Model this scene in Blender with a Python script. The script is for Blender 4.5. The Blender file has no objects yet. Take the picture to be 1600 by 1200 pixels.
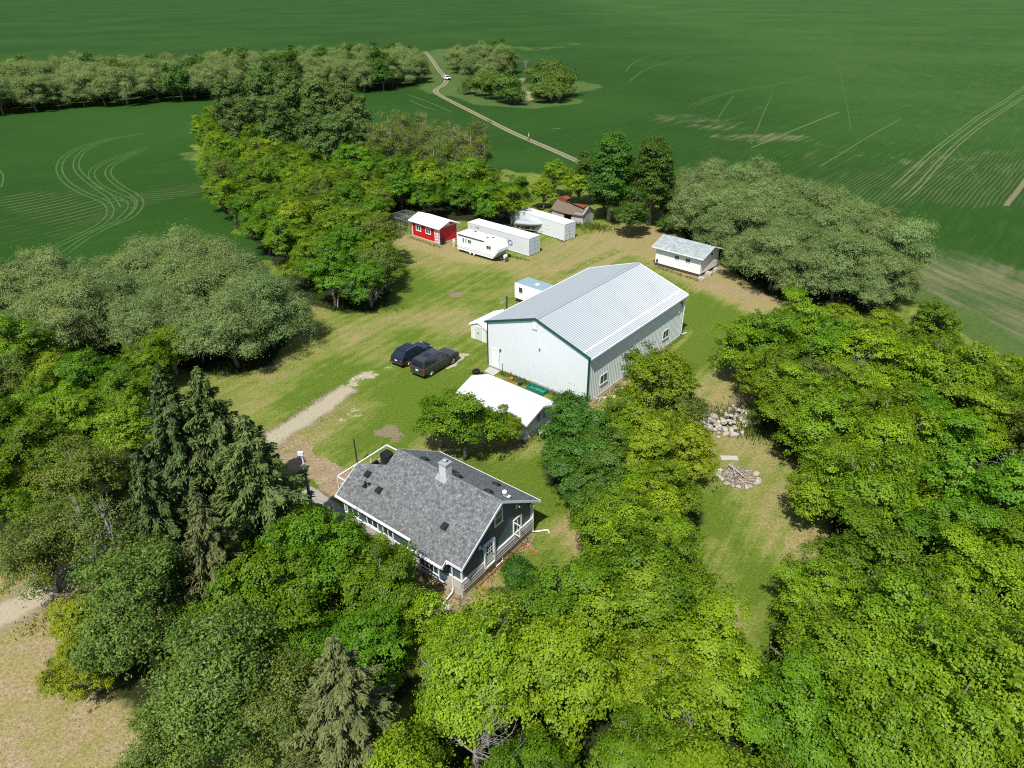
import bpy, math, random
import numpy as np
from mathutils import Vector, Matrix
R = math.radians
C = bpy.context.scene.collection
scene = bpy.context.scene

# ------------------------------------------------------------------ camera, sky, sun, exposure
CAM_F, CAM_P, CAM_R, CAM_H = 1071.0, 0.5309, -0.006, 34.55     # focal length in photo pixels, pitch, roll, height
cd = bpy.data.cameras.new("camera"); cam = bpy.data.objects.new("camera", cd); C.objects.link(cam)
cd.sensor_width = 36.0; cd.lens = CAM_F / 1600 * 36.0; cd.clip_start = 0.5; cd.clip_end = 20000
_F = Vector((0, math.cos(CAM_P), -math.sin(CAM_P))); _R0 = Vector((1, 0, 0)); _U0 = Vector((0, math.sin(CAM_P), math.cos(CAM_P)))
_R = _R0 * math.cos(CAM_R) + _U0 * math.sin(CAM_R); _U = -_R0 * math.sin(CAM_R) + _U0 * math.cos(CAM_R)
cam.matrix_world = Matrix((( _R.x, _U.x, -_F.x, 0), (_R.y, _U.y, -_F.y, 0), (_R.z, _U.z, -_F.z, CAM_H), (0, 0, 0, 1)))
scene.camera = cam

SUN_EL, SUN_AZ = 58.0, 249.0       # azimuth (degrees ccw from +x) of the sun itself
world = bpy.data.worlds.new("World"); scene.world = world; world.use_nodes = True
wn = world.node_tree.nodes; wl = world.node_tree.links
bg = wn["Background"]; bg.inputs[1].default_value = 0.115
sky = wn.new("ShaderNodeTexSky"); sky.sky_type = 'NISHITA'; sky.sun_disc = False
sky.sun_elevation = R(SUN_EL); sky.sun_rotation = R(90 - SUN_AZ)
wl.new(sky.outputs[0], bg.inputs[0])
sd = bpy.data.lights.new("sun", 'SUN'); sd.energy = 5.0; sd.angle = R(0.53); sd.color = (1.0, 0.97, 0.92)
sun = bpy.data.objects.new("sun", sd); C.objects.link(sun)
sv = Vector((math.cos(R(SUN_EL)) * math.cos(R(SUN_AZ)), math.cos(R(SUN_EL)) * math.sin(R(SUN_AZ)), math.sin(R(SUN_EL))))
sun.rotation_euler = sv.to_track_quat('Z', 'Y').to_euler(); sun.location = (-60, -40, 120)
scene.view_settings.view_transform = 'Standard'; scene.view_settings.look = 'None'
scene.view_settings.exposure = 0.30; scene.view_settings.gamma = 1.0
scene.render.engine = 'CYCLES'
scene.cycles.max_bounces = 6; scene.cycles.diffuse_bounces = 3; scene.cycles.transmission_bounces = 3; scene.cycles.glossy_bounces = 2
scene.cycles.transparent_max_bounces = 6; scene.cycles.use_denoising = False; scene.cycles.pixel_filter_type = 'BLACKMAN_HARRIS'; scene.cycles.filter_width = 1.1; scene.cycles.sample_clamp_indirect = 4

def G(px, py, z=0.0):
    """point at height z seen at photo pixel (px, py): used to survey the place from the photograph"""
    d = _F + _R * ((px - 800) / CAM_F) - _U * ((py - 600) / CAM_F)
    t = (z - CAM_H) / d.z
    return Vector((d.x * t, d.y * t, z))

# ------------------------------------------------------------------ helpers
class MB:
    """collects polygons and builds ONE mesh object"""
    def __init__(s): s.v = []; s.f = []; s.m = []
    def poly(s, pts, mi=0):
        b = len(s.v); s.v += [tuple(p) for p in pts]; s.f.append(tuple(range(b, b + len(pts)))); s.m.append(mi); return s
    def box(s, x0, x1, y0, y1, z0, z1, mi=0):
        b = len(s.v)
        s.v += [(x0, y0, z0), (x1, y0, z0), (x1, y1, z0), (x0, y1, z0), (x0, y0, z1), (x1, y0, z1), (x1, y1, z1), (x0, y1, z1)]
        for q in ((0, 3, 2, 1), (4, 5, 6, 7), (0, 1, 5, 4), (1, 2, 6, 5), (2, 3, 7, 6), (3, 0, 4, 7)):
            s.f.append(tuple(b + i for i in q)); s.m.append(mi)
        return s
    def slab(s, pts, th, mi=0):
        """planar polygon pts (top) thickened straight down by th"""
        n = len(pts); b = len(s.v)
        s.v += [tuple(p) for p in pts] + [(p[0], p[1], p[2] - th) for p in pts]
        s.f.append(tuple(range(b, b + n))); s.f.append(tuple(reversed(range(b + n, b + 2 * n)))); s.m += [mi, mi]
        for i in range(n):
            j = (i + 1) % n; s.f.append((b + i, b + n + i, b + n + j, b + j)); s.m.append(mi)
        return s
    def prism(s, prof, axis, a, b2, mi=0):
        """profile of 2-D points extruded along 'x' (prof = y,z), 'y' (prof = x,z) or 'z' (prof = x,y)"""
        def P(p, t): return (t, p[0], p[1]) if axis == 'x' else (p[0], t, p[1]) if axis == 'y' else (p[0], p[1], t)
        n = len(prof); b = len(s.v)
        s.v += [P(p, a) for p in prof] + [P(p, b2) for p in prof]
        s.f.append(tuple(range(b, b + n))); s.f.append(tuple(reversed(range(b + n, b + 2 * n)))); s.m += [mi, mi]
        for i in range(n):
            j = (i + 1) % n; s.f.append((b + i, b + n + i, b + n + j, b + j)); s.m.append(mi)
        return s
    def tube(s, path, rad, n=8, mi=0, cap=True):
        path = [Vector(p) for p in path]
        if not hasattr(rad, '__len__'): rad = [rad] * len(path)
        rings = []
        for i, p in enumerate(path):
            t = (path[min(i + 1, len(path) - 1)] - path[max(i - 1, 0)]).normalized()
            a = Vector((0, 0, 1)) if abs(t.z) < 0.9 else Vector((1, 0, 0))
            u = t.cross(a).normalized(); w = t.cross(u)
            b = len(s.v)
            for k in range(n):
                an = 2 * math.pi * k / n; q = p + (u * math.cos(an) + w * math.sin(an)) * rad[i]; s.v.append(tuple(q))
            rings.append(b)
        for i in range(len(rings) - 1):
            for k in range(n):
                s.f.append((rings[i] + k, rings[i] + (k + 1) % n, rings[i + 1] + (k + 1) % n, rings[i + 1] + k)); s.m.append(mi)
        if cap:
            s.f.append(tuple(rings[0] + k for k in reversed(range(n)))); s.f.append(tuple(rings[-1] + k for k in range(n))); s.m += [mi, mi]
        return s
    def loft(s, rings, mi=0, cap=True, closed=True):
        n = len(rings[0]); bs = []
        for r in rings: bs.append(len(s.v)); s.v += [tuple(p) for p in r]
        for i in range(len(rings) - 1):
            for k in range(n if closed else n - 1):
                j = (k + 1) % n; s.f.append((bs[i] + k, bs[i] + j, bs[i + 1] + j, bs[i + 1] + k)); s.m.append(mi)
        if cap:
            s.f.append(tuple(bs[0] + k for k in reversed(range(n)))); s.f.append(tuple(bs[-1] + k for k in range(n))); s.m += [mi, mi]
        return s
    def ribs(s, P0, P1, nrm, L, pitch, depth, mi=0):
        """ribbed metal sheet: u runs 0..L, P0(u)/P1(u) give its two ends, ribs stand out along nrm"""
        nrm = Vector(nrm); k = 0; u = 0.0; prof = []
        while u < L - 1e-6:
            for du, d in ((0, 0), (pitch * .7, 0), (pitch * .78, depth), (pitch * .92, depth)):
                if u + du <= L: prof.append((u + du, d))
            u += pitch
        prof.append((L, 0)); b = len(s.v)
        for (u, d) in prof:
            s.v.append(tuple(Vector(P0(u)) + nrm * d)); s.v.append(tuple(Vector(P1(u)) + nrm * d))
        for i in range(len(prof) - 1):
            s.f.append((b + 2 * i, b + 2 * i + 2, b + 2 * i + 3, b + 2 * i + 1)); s.m.append(mi)
        return s
    def build(s, name, mats, parent=None, smooth=False, bevel=0.0):
        me = bpy.data.meshes.new(name); me.from_pydata(s.v, [], s.f)
        if not isinstance(mats, (list, tuple)): mats = [mats]
        for m in mats: me.materials.append(m)
        if len(mats) > 1: me.polygons.foreach_set('material_index', s.m)
        if smooth: me.polygons.foreach_set('use_smooth', [True] * len(me.polygons))
        me.update()
        o = bpy.data.objects.new(name, me); C.objects.link(o)
        if parent: o.parent = parent
        if bevel:
            b = o.modifiers.new('bevel', 'BEVEL'); b.width = bevel; b.segments = 2; b.limit_method = 'ANGLE'
        return o

def tag(o, label=None, cat=None, group=None, kind=None):
    if label: o['label'] = label
    if cat: o['category'] = cat
    if group: o['group'] = group
    if kind: o['kind'] = kind
    return o
def thing(name, loc, rz, label, cat, group=None):
    o = bpy.data.objects.new(name, None); C.objects.link(o); o.empty_display_size = 0.3
    o.location = (loc[0], loc[1], loc[2] if len(loc) > 2 else 0.0); o.rotation_euler = (0, 0, rz)
    return tag(o, label, cat, group)
def copy_tree(o, parent=None):
    c = o.copy(); C.objects.link(c)
    if parent: c.parent = parent
    for ch in list(o.children): copy_tree(ch, c)
    return c

def nodes(m): return m.node_tree.nodes, m.node_tree.links
def new_mat(name):
    m = bpy.data.materials.new(name); m.use_nodes = True
    return m, m.node_tree.nodes, m.node_tree.links, m.node_tree.nodes['Principled BSDF']
def mix(n, l, fac, a, b, mode='MIX'):
    x = n.new('ShaderNodeMix'); x.data_type = 'RGBA'; x.blend_type = mode
    for k, val in ((0, fac), (6, a), (7, b)):
        sock = x.inputs[k]
        if hasattr(val, 'is_output'): l.new(val, sock)
        elif isinstance(val, (int, float)): sock.default_value = val if k == 0 else (val, val, val, 1)
        else: sock.default_value = (*val[:3], 1)
    return x.outputs[2]
def math_n(n, l, op, a, b=0.0, c=None, clamp=False):
    x = n.new('ShaderNodeMath'); x.operation = op; x.use_clamp = clamp
    for i, val in enumerate((a, b) if c is None else (a, b, c)):
        if hasattr(val, 'is_output'): l.new(val, x.inputs[i])
        else: x.inputs[i].default_value = val
    return x.outputs[0]
def smooth(n, l, v, lo, hi, a=0.0, b=1.0):
    x = n.new('ShaderNodeMapRange'); x.interpolation_type = 'SMOOTHSTEP'
    l.new(v, x.inputs[0]); x.inputs[1].default_value = lo; x.inputs[2].default_value = hi; x.inputs[3].default_value = a; x.inputs[4].default_value = b
    return x.outputs[0]
def coords(n, l, kind='Object', scale=(1, 1, 1), rot=(0, 0, 0)):
    t = n.new('ShaderNodeTexCoord'); mp = n.new('ShaderNodeMapping'); l.new(t.outputs[kind], mp.inputs[0]); mp.inputs['Rotation'].default_value = rot
    m2 = n.new('ShaderNodeMapping'); l.new(mp.outputs[0], m2.inputs[0]); m2.inputs['Scale'].default_value = scale
    return m2.outputs[0]
def noise(n, l, vec, scale, detail=4, rough=0.55):
    x = n.new('ShaderNodeTexNoise'); l.new(vec, x.inputs['Vector']); x.inputs['Scale'].default_value = scale
    x.inputs['Detail'].default_value = detail; x.inputs['Roughness'].default_value = rough
    return x.outputs[0]
def attr(n, name):
    a = n.new('ShaderNodeAttribute'); a.attribute_name = name; return a.outputs['Fac']
def bump(n, l, b, h, strength=0.3, dist=0.05):
    x = n.new('ShaderNodeBump'); x.inputs['Strength'].default_value = strength; x.inputs['Distance'].default_value = dist
    l.new(h, x.inputs['Height']); l.new(x.outputs[0], b.inputs['Normal'])

def paint(name, col, rough=0.5, dirt=0.25, dirt_col=None, scale=1.2, metal=0.0, spec=0.4, fine=0.08):
    """painted or plain solid surface with uneven tone and blotchy weathering"""
    m, n, l, b = new_mat(name)
    v = coords(n, l); a = noise(n, l, v, scale, 6, .65); f = noise(n, l, v, 14, 3)
    dc = dirt_col or tuple(c * 0.62 for c in col)
    c1 = mix(n, l, smooth(n, l, a, .45, .8, 0, dirt), col, dc)
    c2 = mix(n, l, math_n(n, l, 'MULTIPLY', f, fine * 2), c1, tuple(c * .5 for c in col))
    l.new(c2, b.inputs['Base Color']); b.inputs['Metallic'].default_value = metal
    l.new(smooth(n, l, a, .3, .8, rough - .06, rough + .1), b.inputs['Roughness']); b.inputs['Specular IOR Level'].default_value = spec
    return m

WHITE = paint('white_paint', (.76, .765, .76), .5, .2, (.55, .54, .5))
TRIM = paint('white_trim', (.78, .785, .78), .45, .15)
SHOP_WALL = paint('shop_cladding', (.655, .695, .695), .42, .14, (.58, .62, .62), .5, fine=.02)
SHOP_ROOF = paint('shop_roofing', (.335, .365, .375), .38, .25, (.28, .31, .325), .35, .12, fine=.03)
GREEN_TRIM = paint('green_trim', (.012, .075, .06), .45, .2)
BLACK = paint('black_plastic', (.012, .012, .013), .5, .2, (.03, .03, .03))
DARK = paint('dark_metal', (.03, .032, .034), .45, .3, (.06, .05, .045))
CONC = paint('concrete', (.42, .40, .36), .9, .5, (.27, .25, .22), 1.6, 0, .2, .2)
WOOD = paint('weathered_wood', (.34, .29, .24), .85, .5, (.2, .17, .14), 2.5, 0, .2, .25)
ORANGE = paint('orange_board', (.42, .13, .045), .8, .4, (.25, .1, .05), 2)
RUST = paint('rust', (.24, .07, .035), .85, .6, (.11, .045, .03), 2.2, 0, .2, .3)
def glass_mat(name, col=(.02, .028, .033), rough=.08):
    m, n, l, b = new_mat(name); v = coords(n, l); a = noise(n, l, v, 1.1, 3)
    l.new(mix(n, l, a, col, tuple(c * 2.6 for c in col)), b.inputs['Base Color']); b.inputs['Roughness'].default_value = rough; b.inputs['Specular IOR Level'].default_value = .6
    return m
GLASS = glass_mat('window_glass')

# ------------------------------------------------------------------ the ground: fields, lawn, drives
def seg_mask(X, Y, segs):
    """max over capsules (x1,y1,x2,y2,inner,outer,strength) of a smooth falloff"""
    out = np.zeros_like(X)
    for (x1, y1, x2, y2, ri, ro, s) in segs:
        dx, dy = x2 - x1, y2 - y1; L2 = dx * dx + dy * dy + 1e-9
        t = np.clip(((X - x1) * dx + (Y - y1) * dy) / L2, 0, 1)
        d = np.hypot(X - x1 - t * dx, Y - y1 - t * dy)
        q = np.clip((ro - d) / max(ro - ri, 1e-6), 0, 1); out = np.maximum(out, s * q * q * (3 - 2 * q))
    return out
def path_px(pts, ri, ro, s, z=0):
    g = [G(*p, z) for p in pts]
    return [(a.x, a.y, b.x, b.y, ri, ro, s) for a, b in zip(g[:-1], g[1:])]
def spot_px(px, py, ri, ro, s=1.0):
    g = G(px, py); return [(g.x, g.y, g.x, g.y, ri, ro, s)]
def in_poly(X, Y, poly):
    ins = np.zeros(X.shape, bool); n = len(poly)
    for i in range(n):
        x1, y1 = poly[i]; x2, y2 = poly[(i + 1) % n]
        c = ((y1 > Y) != (y2 > Y)) & (X < (x2 - x1) * (Y - y1) / (y2 - y1 + 1e-12) + x1); ins ^= c
    return ins
def grid_sheet(name, xs, ys, z, mat, attrs, keep=None, kind='structure'):
    X, Y = np.meshgrid(xs, ys); nx, ny = len(xs), len(ys)
    V = np.stack([X.ravel(), Y.ravel(), np.full(X.size, z)], 1)
    i, j = np.meshgrid(np.arange(nx - 1), np.arange(ny - 1)); a = (j * nx + i).ravel()
    Fq = np.stack([a, a + 1, a + 1 + nx, a + nx], 1)
    if keep is not None: Fq = Fq[keep.ravel()[Fq].all(1)]
    me = bpy.data.meshes.new(name)
    me.vertices.add(len(V)); me.vertices.foreach_set('co', V.ravel())
    me.loops.add(Fq.size); me.loops.foreach_set('vertex_index', Fq.ravel().astype(np.int32))
    me.polygons.add(len(Fq)); me.polygons.foreach_set('loop_start', np.arange(0, Fq.size, 4, dtype=np.int32))
    me.update(calc_edges=True)
    for k, fn in attrs.items():
        at = me.attributes.new(k, 'FLOAT', 'POINT'); at.data.foreach_set('value', fn(X, Y).ravel().astype(np.float32))
    me.materials.append(mat); o = bpy.data.objects.new(name, me); C.objects.link(o)
    return tag(o, kind=kind)

# ---- crop field
def field_material():
    m, n, l, b = new_mat('crop_field'); v = coords(n, l)
    big = noise(n, l, v, .012, 4); mid = noise(n, l, v, .11, 5); fine = noise(n, l, v, 1.6, 3, .7)
    vs = coords(n, l, scale=(.25, 2.2, 1), rot=(0, 0, R(-50.2))); streak = noise(n, l, vs, .35, 4, .6)
    crop = mix(n, l, smooth(n, l, big, .35, .68), (.0225, .066, .0075), (.0335, .086, .0110))
    crop = mix(n, l, smooth(n, l, mid, .42, .75, 0, .45), crop, (.050, .100, .017))
    crop = mix(n, l, smooth(n, l, streak, .42, .72, 0, .5), crop, (.058, .104, .021))
    dense = mix(n, l, smooth(n, l, big, .35, .68), (.0150, .0500, .0040), (.0225, .0670, .0064))
    dense = mix(n, l, smooth(n, l, streak, .42, .75, 0, .5), dense, (.029, .076, .010))
    crop = mix(n, l, attr(n, 'pale'), dense, crop)
    soil = mix(n, l, fine, (.17, .135, .082), (.25, .215, .14))
    # drilled rows: straight rows on the right, contour rows round the turning headlands on the left
    vr = coords(n, l, rot=(0, 0, R(-50.2))); sp = n.new('ShaderNodeSeparateXYZ'); l.new(vr, sp.inputs[0])
    wob = math_n(n, l, 'MULTIPLY', noise(n, l, v, .05, 2), 1.4)
    rowc = math_n(n, l, 'SINE', math_n(n, l, 'MULTIPLY', math_n(n, l, 'ADD', sp.outputs['Y'], wob), 2 * math.pi / .8))
    rowf = smooth(n, l, rowc, .1, .95)
    pat = math_n(n, l, 'ADD', math_n(n, l, 'SUBTRACT', mid, .5), math_n(n, l, 'MULTIPLY', math_n(n, l, 'SUBTRACT', streak, .5), 1.1))
    rows = math_n(n, l, 'MULTIPLY', rowf, smooth(n, l, math_n(n, l, 'ADD', attr(n, 'rows'), pat), .35, .9))
    arcs = math_n(n, l, 'MULTIPLY', smooth(n, l, math_n(n, l, 'SINE', math_n(n, l, 'MULTIPLY', attr(n, 'arc_dist'), 2 * math.pi / 1.9)), .35, 1.0),
                  smooth(n, l, math_n(n, l, 'ADD', attr(n, 'arcs'), pat), .35, 1.0))
    bare = smooth(n, l, math_n(n, l, 'ADD', attr(n, 'bare'), math_n(n, l, 'MULTIPLY', pat, 1.3)), .42, 1.15)
    f = math_n(n, l, 'ADD', math_n(n, l, 'MULTIPLY', rows, .25), math_n(n, l, 'MULTIPLY', arcs, .26))
    f = math_n(n, l, 'ADD', f, math_n(n, l, 'MULTIPLY', bare, .62), clamp=True)
    c = mix(n, l, f, crop, soil)
    vt = coords(n, l, scale=(.10, 1.3, 1), rot=(0, 0, R(74.5))); sst = noise(n, l, vt, .6, 4, .65)
    stub = mix(n, l, smooth(n, l, math_n(n, l, 'ADD', math_n(n, l, 'MULTIPLY', sst, .7), math_n(n, l, 'MULTIPLY', mid, .3)), .36, .66), (.048, .085, .024), (.150, .140, .068))
    c = mix(n, l, smooth(n, l, math_n(n, l, 'ADD', attr(n, 'stub'), math_n(n, l, 'MULTIPLY', pat, .5)), .25, .75), c, stub)
    verge = mix(n, l, mid, (.036, .088, .014), (.085, .118, .030))
    c = mix(n, l, smooth(n, l, math_n(n, l, 'ADD', attr(n, 'verge'), math_n(n, l, 'MULTIPLY', pat, .8)), .3, .7), c, verge)
    reed = mix(n, l, fine, (.17, .15, .07), (.33, .28, .17))
    c = mix(n, l, smooth(n, l, math_n(n, l, 'ADD', attr(n, 'reed'), pat), .35, .8), c, reed)
    c = mix(n, l, 1.0, c, math_n(n, l, 'MULTIPLY_ADD', fine, .9, .55), 'MULTIPLY')
    l.new(c, b.inputs['Base Color']); b.inputs['Roughness'].default_value = 1.0; b.inputs['Specular IOR Level'].default_value = .12
    bump(n, l, b, fine, .5, .12)
    return m
def f_rows(X, Y):
    a = G(1330, 300); b_ = G(1600, 250); c = G(1600, 170)
    return np.maximum(seg_mask(X, Y, [(a.x, a.y, b_.x, b_.y, 6, 22, .75)] + path_px([(1190, 250), (1330, 250)], 8, 26, .45) + path_px([(1450, 420), (1600, 470)], 3, 16, .5)
                      + path_px([(1470, 300), (1600, 290)], 5, 18, .9)),
                      .25 * seg_mask(X, Y, path_px([(1100, 200), (1500, 160)], 30, 90, 1)))
def f_bare(X, Y):
    return seg_mask(X, Y, path_px([(1070, 185), (1110, 195)], 2, 22, .62) + path_px([(1150, 215), (1230, 215)], 2, 12, .75)
         + path_px([(1300, 235), (1480, 255)], 5, 25, .4) + path_px([(1480, 235), (1600, 260)], 4, 20, .35)
        + path_px([(1460, 500), (1600, 590)], 1, 3, .6) + spot_px(185, 330, .4, 2.2, 1.0) + spot_px(870, 201, .6, 2.6, .9) + path_px([(770, 130), (820, 120)], 2, 8, .3))
def f_pale(X, Y): return np.clip((X - 55) / 110, 0, 1)
def f_stub(X, Y): return seg_mask(X, Y, path_px([(1455, 420), (1520, 450), (1660, 520)], 5, 9, .9) + path_px([(1450, 455), (1530, 490), (1680, 575)], 4, 7, .95) + path_px([(1470, 400), (1640, 450)], 3, 8, .5))
def f_verge(X, Y):
    return seg_mask(X, Y, path_px([(-80, 185), (60, 165), (150, 153), (300, 143)], 3, 8, .9) + path_px([(600, 128), (670, 126), (683, 110)], 4, 10, 1) + path_px([(700, 100), (704, 118), (735, 140)], 12, 22, 1)
        + path_px([(735, 148), (770, 160), (830, 164), (880, 158)], 5, 9, .95) + path_px([(740, 125), (860, 135)], 14, 24, .95)
        + path_px([(640, 100), (720, 78), (790, 74)], 10, 25, .7) + path_px([(830, 78), (900, 70)], 3, 12, .6) + path_px([(1440, 470), (1560, 535), (1640, 590)], 2.5, 5, .9)
        + path_px([(330, 268), (300, 240)], 1.5, 4, .8))
def f_reed(X, Y):
    return seg_mask(X, Y, path_px([(814, 138), (822, 156)], 1, 4.5, .85) + path_px([(790, 127), (820, 125)], 2, 9, .75))
_arcs = [(G(20, 272), 1.0), (G(258, 258), 1.0)]
def f_arcd(X, Y):
    d1 = np.hypot(X - _arcs[0][0].x, (Y - _arcs[0][0].y) * .8); d2 = np.hypot(X - _arcs[1][0].x, (Y - _arcs[1][0].y) * 1.25)
    s = X > G(215, 300).x
    return np.where(s, d2, d1)
def f_arcs(X, Y):
    return seg_mask(X, Y, path_px([(45, 310), (80, 325), (130, 338), (170, 318)], 4, 8, .95) + path_px([(110, 290), (160, 305)], 3, 6, .6) + path_px([(225, 310), (310, 292)], 3, 7, .9) + path_px([(240, 265), (310, 255)], 3, 9, .35) + path_px([(-10, 350), (110, 362)], 2, 6, .6))
def axis(lo, hi, step, far):
    a = list(np.arange(lo, hi + .01, step)); s = step
    b = [];  x = lo
    while x > -far: s *= 1.35; x -= s; b.append(x)
    s = step; x = hi; c = []
    while x < far: s *= 1.35; x += s; c.append(x)
    return np.array(b[::-1] + a + c)
FIELD = field_material()
grid_sheet('field', axis(-200, 220, 2.2, 3000)[1:-1], axis(20, 400, 2.2, 4000)[6:-1], 0.0, FIELD,
           {'pale': f_pale, 'stub': f_stub, 'rows': f_rows, 'bare': f_bare, 'verge': f_verge, 'reed': f_reed, 'arc_dist': f_arcd, 'arcs': f_arcs})

def strip(name, pts, width, z, mat, kind='structure', smooth_n=3, jag=0.0, seed=1):
    """ribbon on the ground following ground points, softened corners; attribute 'edge' runs 0 at the rims to 1 in the middle"""
    rng = random.Random(seed); P = [Vector((p[0], p[1], 0)) for p in pts]
    for _ in range(smooth_n):
        Q = [P[0]]
        for a, b in zip(P[:-1], P[1:]): Q += [a * .75 + b * .25, a * .25 + b * .75]
        Q.append(P[-1]); P = Q
    Q = [P[0]]
    for a, b in zip(P[:-1], P[1:]):
        k = max(1, int((b - a).length / 1.2))
        Q += [a.lerp(b, (i + 1) / k) for i in range(k)]
    P = Q
    if not hasattr(width, '__len__'): width = [width, width]
    V = []; E = []; fr = (-1, -.45, 0, .45, 1)
    for i, p in enumerate(P):
        t = (P[min(i + 1, len(P) - 1)] - P[max(i - 1, 0)]).normalized(); nn = Vector((-t.y, t.x, 0)); s = i / (len(P) - 1)
        w = (width[0] + (width[-1] - width[0]) * s) / 2
        for q in fr:
            d = p + nn * w * q * (1 + (rng.uniform(-jag, jag) if abs(q) == 1 else 0)); V.append((d.x, d.y, z)); E.append((1 - abs(q)) * min(1, s * 12 + .15, (1 - s) * 12 + .15))
    F = [(i * 5 + k, i * 5 + k + 1, i * 5 + 6 + k, i * 5 + 5 + k) for i in range(len(P) - 1) for k in range(4)]
    me = bpy.data.meshes.new(name); me.from_pydata(V, [], F); me.materials.append(mat)
    at = me.attributes.new('edge', 'FLOAT', 'POINT'); at.data.foreach_set('value', E)
    o = bpy.data.objects.new(name, me); C.objects.link(o)
    return tag(o, kind=kind)
def soft_ground(name, c1, c2, cover=.5, nscale=1.2, fscale=6):
    """earth or crushed crop that thins out irregularly towards its rims (cut-out by noise)"""
    m, n, l, b = new_mat(name); v = coords(n, l); a = noise(n, l, v, nscale, 5, .65); f = noise(n, l, v, fscale, 4, .7)
    c = mix(n, l, f, c1, c2); l.new(c, b.inputs['Base Color']); b.inputs['Roughness'].default_value = 1; b.inputs['Specular IOR Level'].default_value = .1
    q = math_n(n, l, 'ADD', math_n(n, l, 'MULTIPLY', attr(n, 'edge'), 1.1), math_n(n, l, 'SUBTRACT', a, 1.0 - cover))
    al = smooth(n, l, q, -.05, .55); l.new(al, b.inputs['Alpha'])
    return m
TRAM = soft_ground('crushed_crop', (.042, .102, .022), (.080, .128, .038), .12, .4)
TRAM2 = soft_ground('bare_wheeling', (.065, .120, .030), (.145, .155, .068), .22, .45)
FAINT = soft_ground('faint_wheeling', (.040, .094, .018), (.072, .115, .034), .06, .35)
TRACK = soft_ground('track_earth', (.10, .105, .05), (.21, .18, .11), .6, .8)
RUT = soft_ground('rut_earth', (.24, .22, .13), (.35, .32, .21), .62, .8)
def gp(pts): return [tuple(G(*p)[:2]) for p in pts]
def off(pts, d):
    P = [Vector(p) for p in pts]; out = []
    for i, p in enumerate(P):
        t = (P[min(i + 1, len(P) - 1)] - P[max(i - 1, 0)]).normalized(); out.append((p.x - t.y * d, p.y + t.x * d))
    return out
# farm track across the field with its two pale ruts
tk = gp([(664, 80), (676, 94), (684, 108), (694, 118), (699, 126), (692, 134), (679, 140), (683, 147), (712, 162), (744, 178), (790, 202), (826, 218.5), (868, 236), (920, 260)])
strip('track', tk, 2.0, .006, TRACK, jag=.15)
for d in (-.75, .75): strip('wheel_rut', off(tk, d), .36, .012, RUT, jag=.15, seed=5)
z1 = lambda x, y: (x / 2.963, y / 2.963 + 60)
z3 = lambda x, y: (x / 2.963 + 1060, y / 2.963 + 60)
tl = [z1(730, 430), z1(560, 455), z1(400, 490), z1(300, 540), z1(265, 600), z1(300, 665), z1(390, 720), z1(480, 750), z1(520, 790), z1(490, 850), z1(380, 905), z1(250, 965), z1(180, 1020), z1(150, 1090)]
tl2 = [z1(700, 500), z1(600, 530), z1(470, 575), z1(415, 620), z1(440, 670), z1(520, 715), z1(600, 745), z1(615, 775), z1(560, 840), z1(400, 920), z1(290, 1000)]
tl3 = [z1(640, 445), z1(460, 480), z1(370, 530), z1(345, 590), z1(380, 640), z1(450, 690), z1(520, 740), z1(545, 790)]
tl4 = [z1(680, 510), z1(560, 560), z1(500, 600), z1(500, 640), z1(560, 690), z1(640, 730), z1(655, 770), z1(610, 830), z1(500, 870)]
for k, (t, w) in enumerate(((tl, .9), (tl2, .8), (tl3, .9), (tl4, .9))):
    for d in (-.55, .55): strip('wheel_track', off(gp(t), d), w * .8, .006 + .001 * k, TRAM, seed=20 + k)
strip('wheel_track', gp([z1(0, 610), z1(20, 640), z1(5, 690)]), .8, .006, TRAM, seed=31)
for k, (t, w, mt, ds) in enumerate((
    ([z3(940, 740), z3(1060, 640), z3(1170, 530), z3(1290, 440), z3(1400, 355), z3(1500, 300), z3(1650, 190)], .75, TRAM2, (-.5, .5)),
    ([z3(1010, 770), z3(1110, 690), z3(1190, 590), z3(1300, 480), z3(1400, 400), z3(1480, 350), z3(1650, 235)], .75, TRAM2, (-.5, .5)),
    ([z3(650, 595), z3(760, 530), z3(880, 455), z3(960, 410), z3(1035, 370)], .55, TRAM2, (0,)),
    ([z3(0, 350), z3(130, 280), z3(280, 240), z3(450, 215), z3(700, 160), z3(900, 105), z3(1150, 30)], 1.6, FAINT, (-.9, .9)),
    ([z3(330, 500), z3(365, 420), z3(400, 330), z3(440, 250)], 1.3, FAINT, (0,)), ([z3(150, 430), z3(200, 340), z3(260, 260)], 1.2, FAINT, (0,)),
    ([z3(740, 100), z3(765, 250), z3(790, 350), z3(800, 465)], .9, FAINT, (0,)), ([z3(1210, 400), z3(1280, 500), z3(1350, 600), z3(1400, 680)], .7, FAINT, (0,)),
    ([z3(200, 100), z3(400, 65), z3(620, 25)], 1.6, FAINT, (0,)), ([z3(1100, 60), z3(1250, 100), z3(1450, 140)], 1.6, FAINT, (0,)), ([z3(100, 430), z3(330, 340), z3(450, 290)], .7, FAINT, (0,)),
    ([z3(330, 510), z3(520, 430), z3(760, 335)], 1.0, TRAM2, (0,)), ([z3(1310, 250), z3(1420, 180)], .9, FAINT, (0,)),
    ([z3(1515, 775), z3(1560, 720), z3(1620, 640)], 1.1, TRACK, (0,)))):
    for d in ds: strip('wheel_track', off(gp(t), d), w, .006 + .001 * (k % 5), mt, seed=40 + k)
zt = lambda x, y: (x / 5.714 + 640, y / 5.714 + 60)
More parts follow.
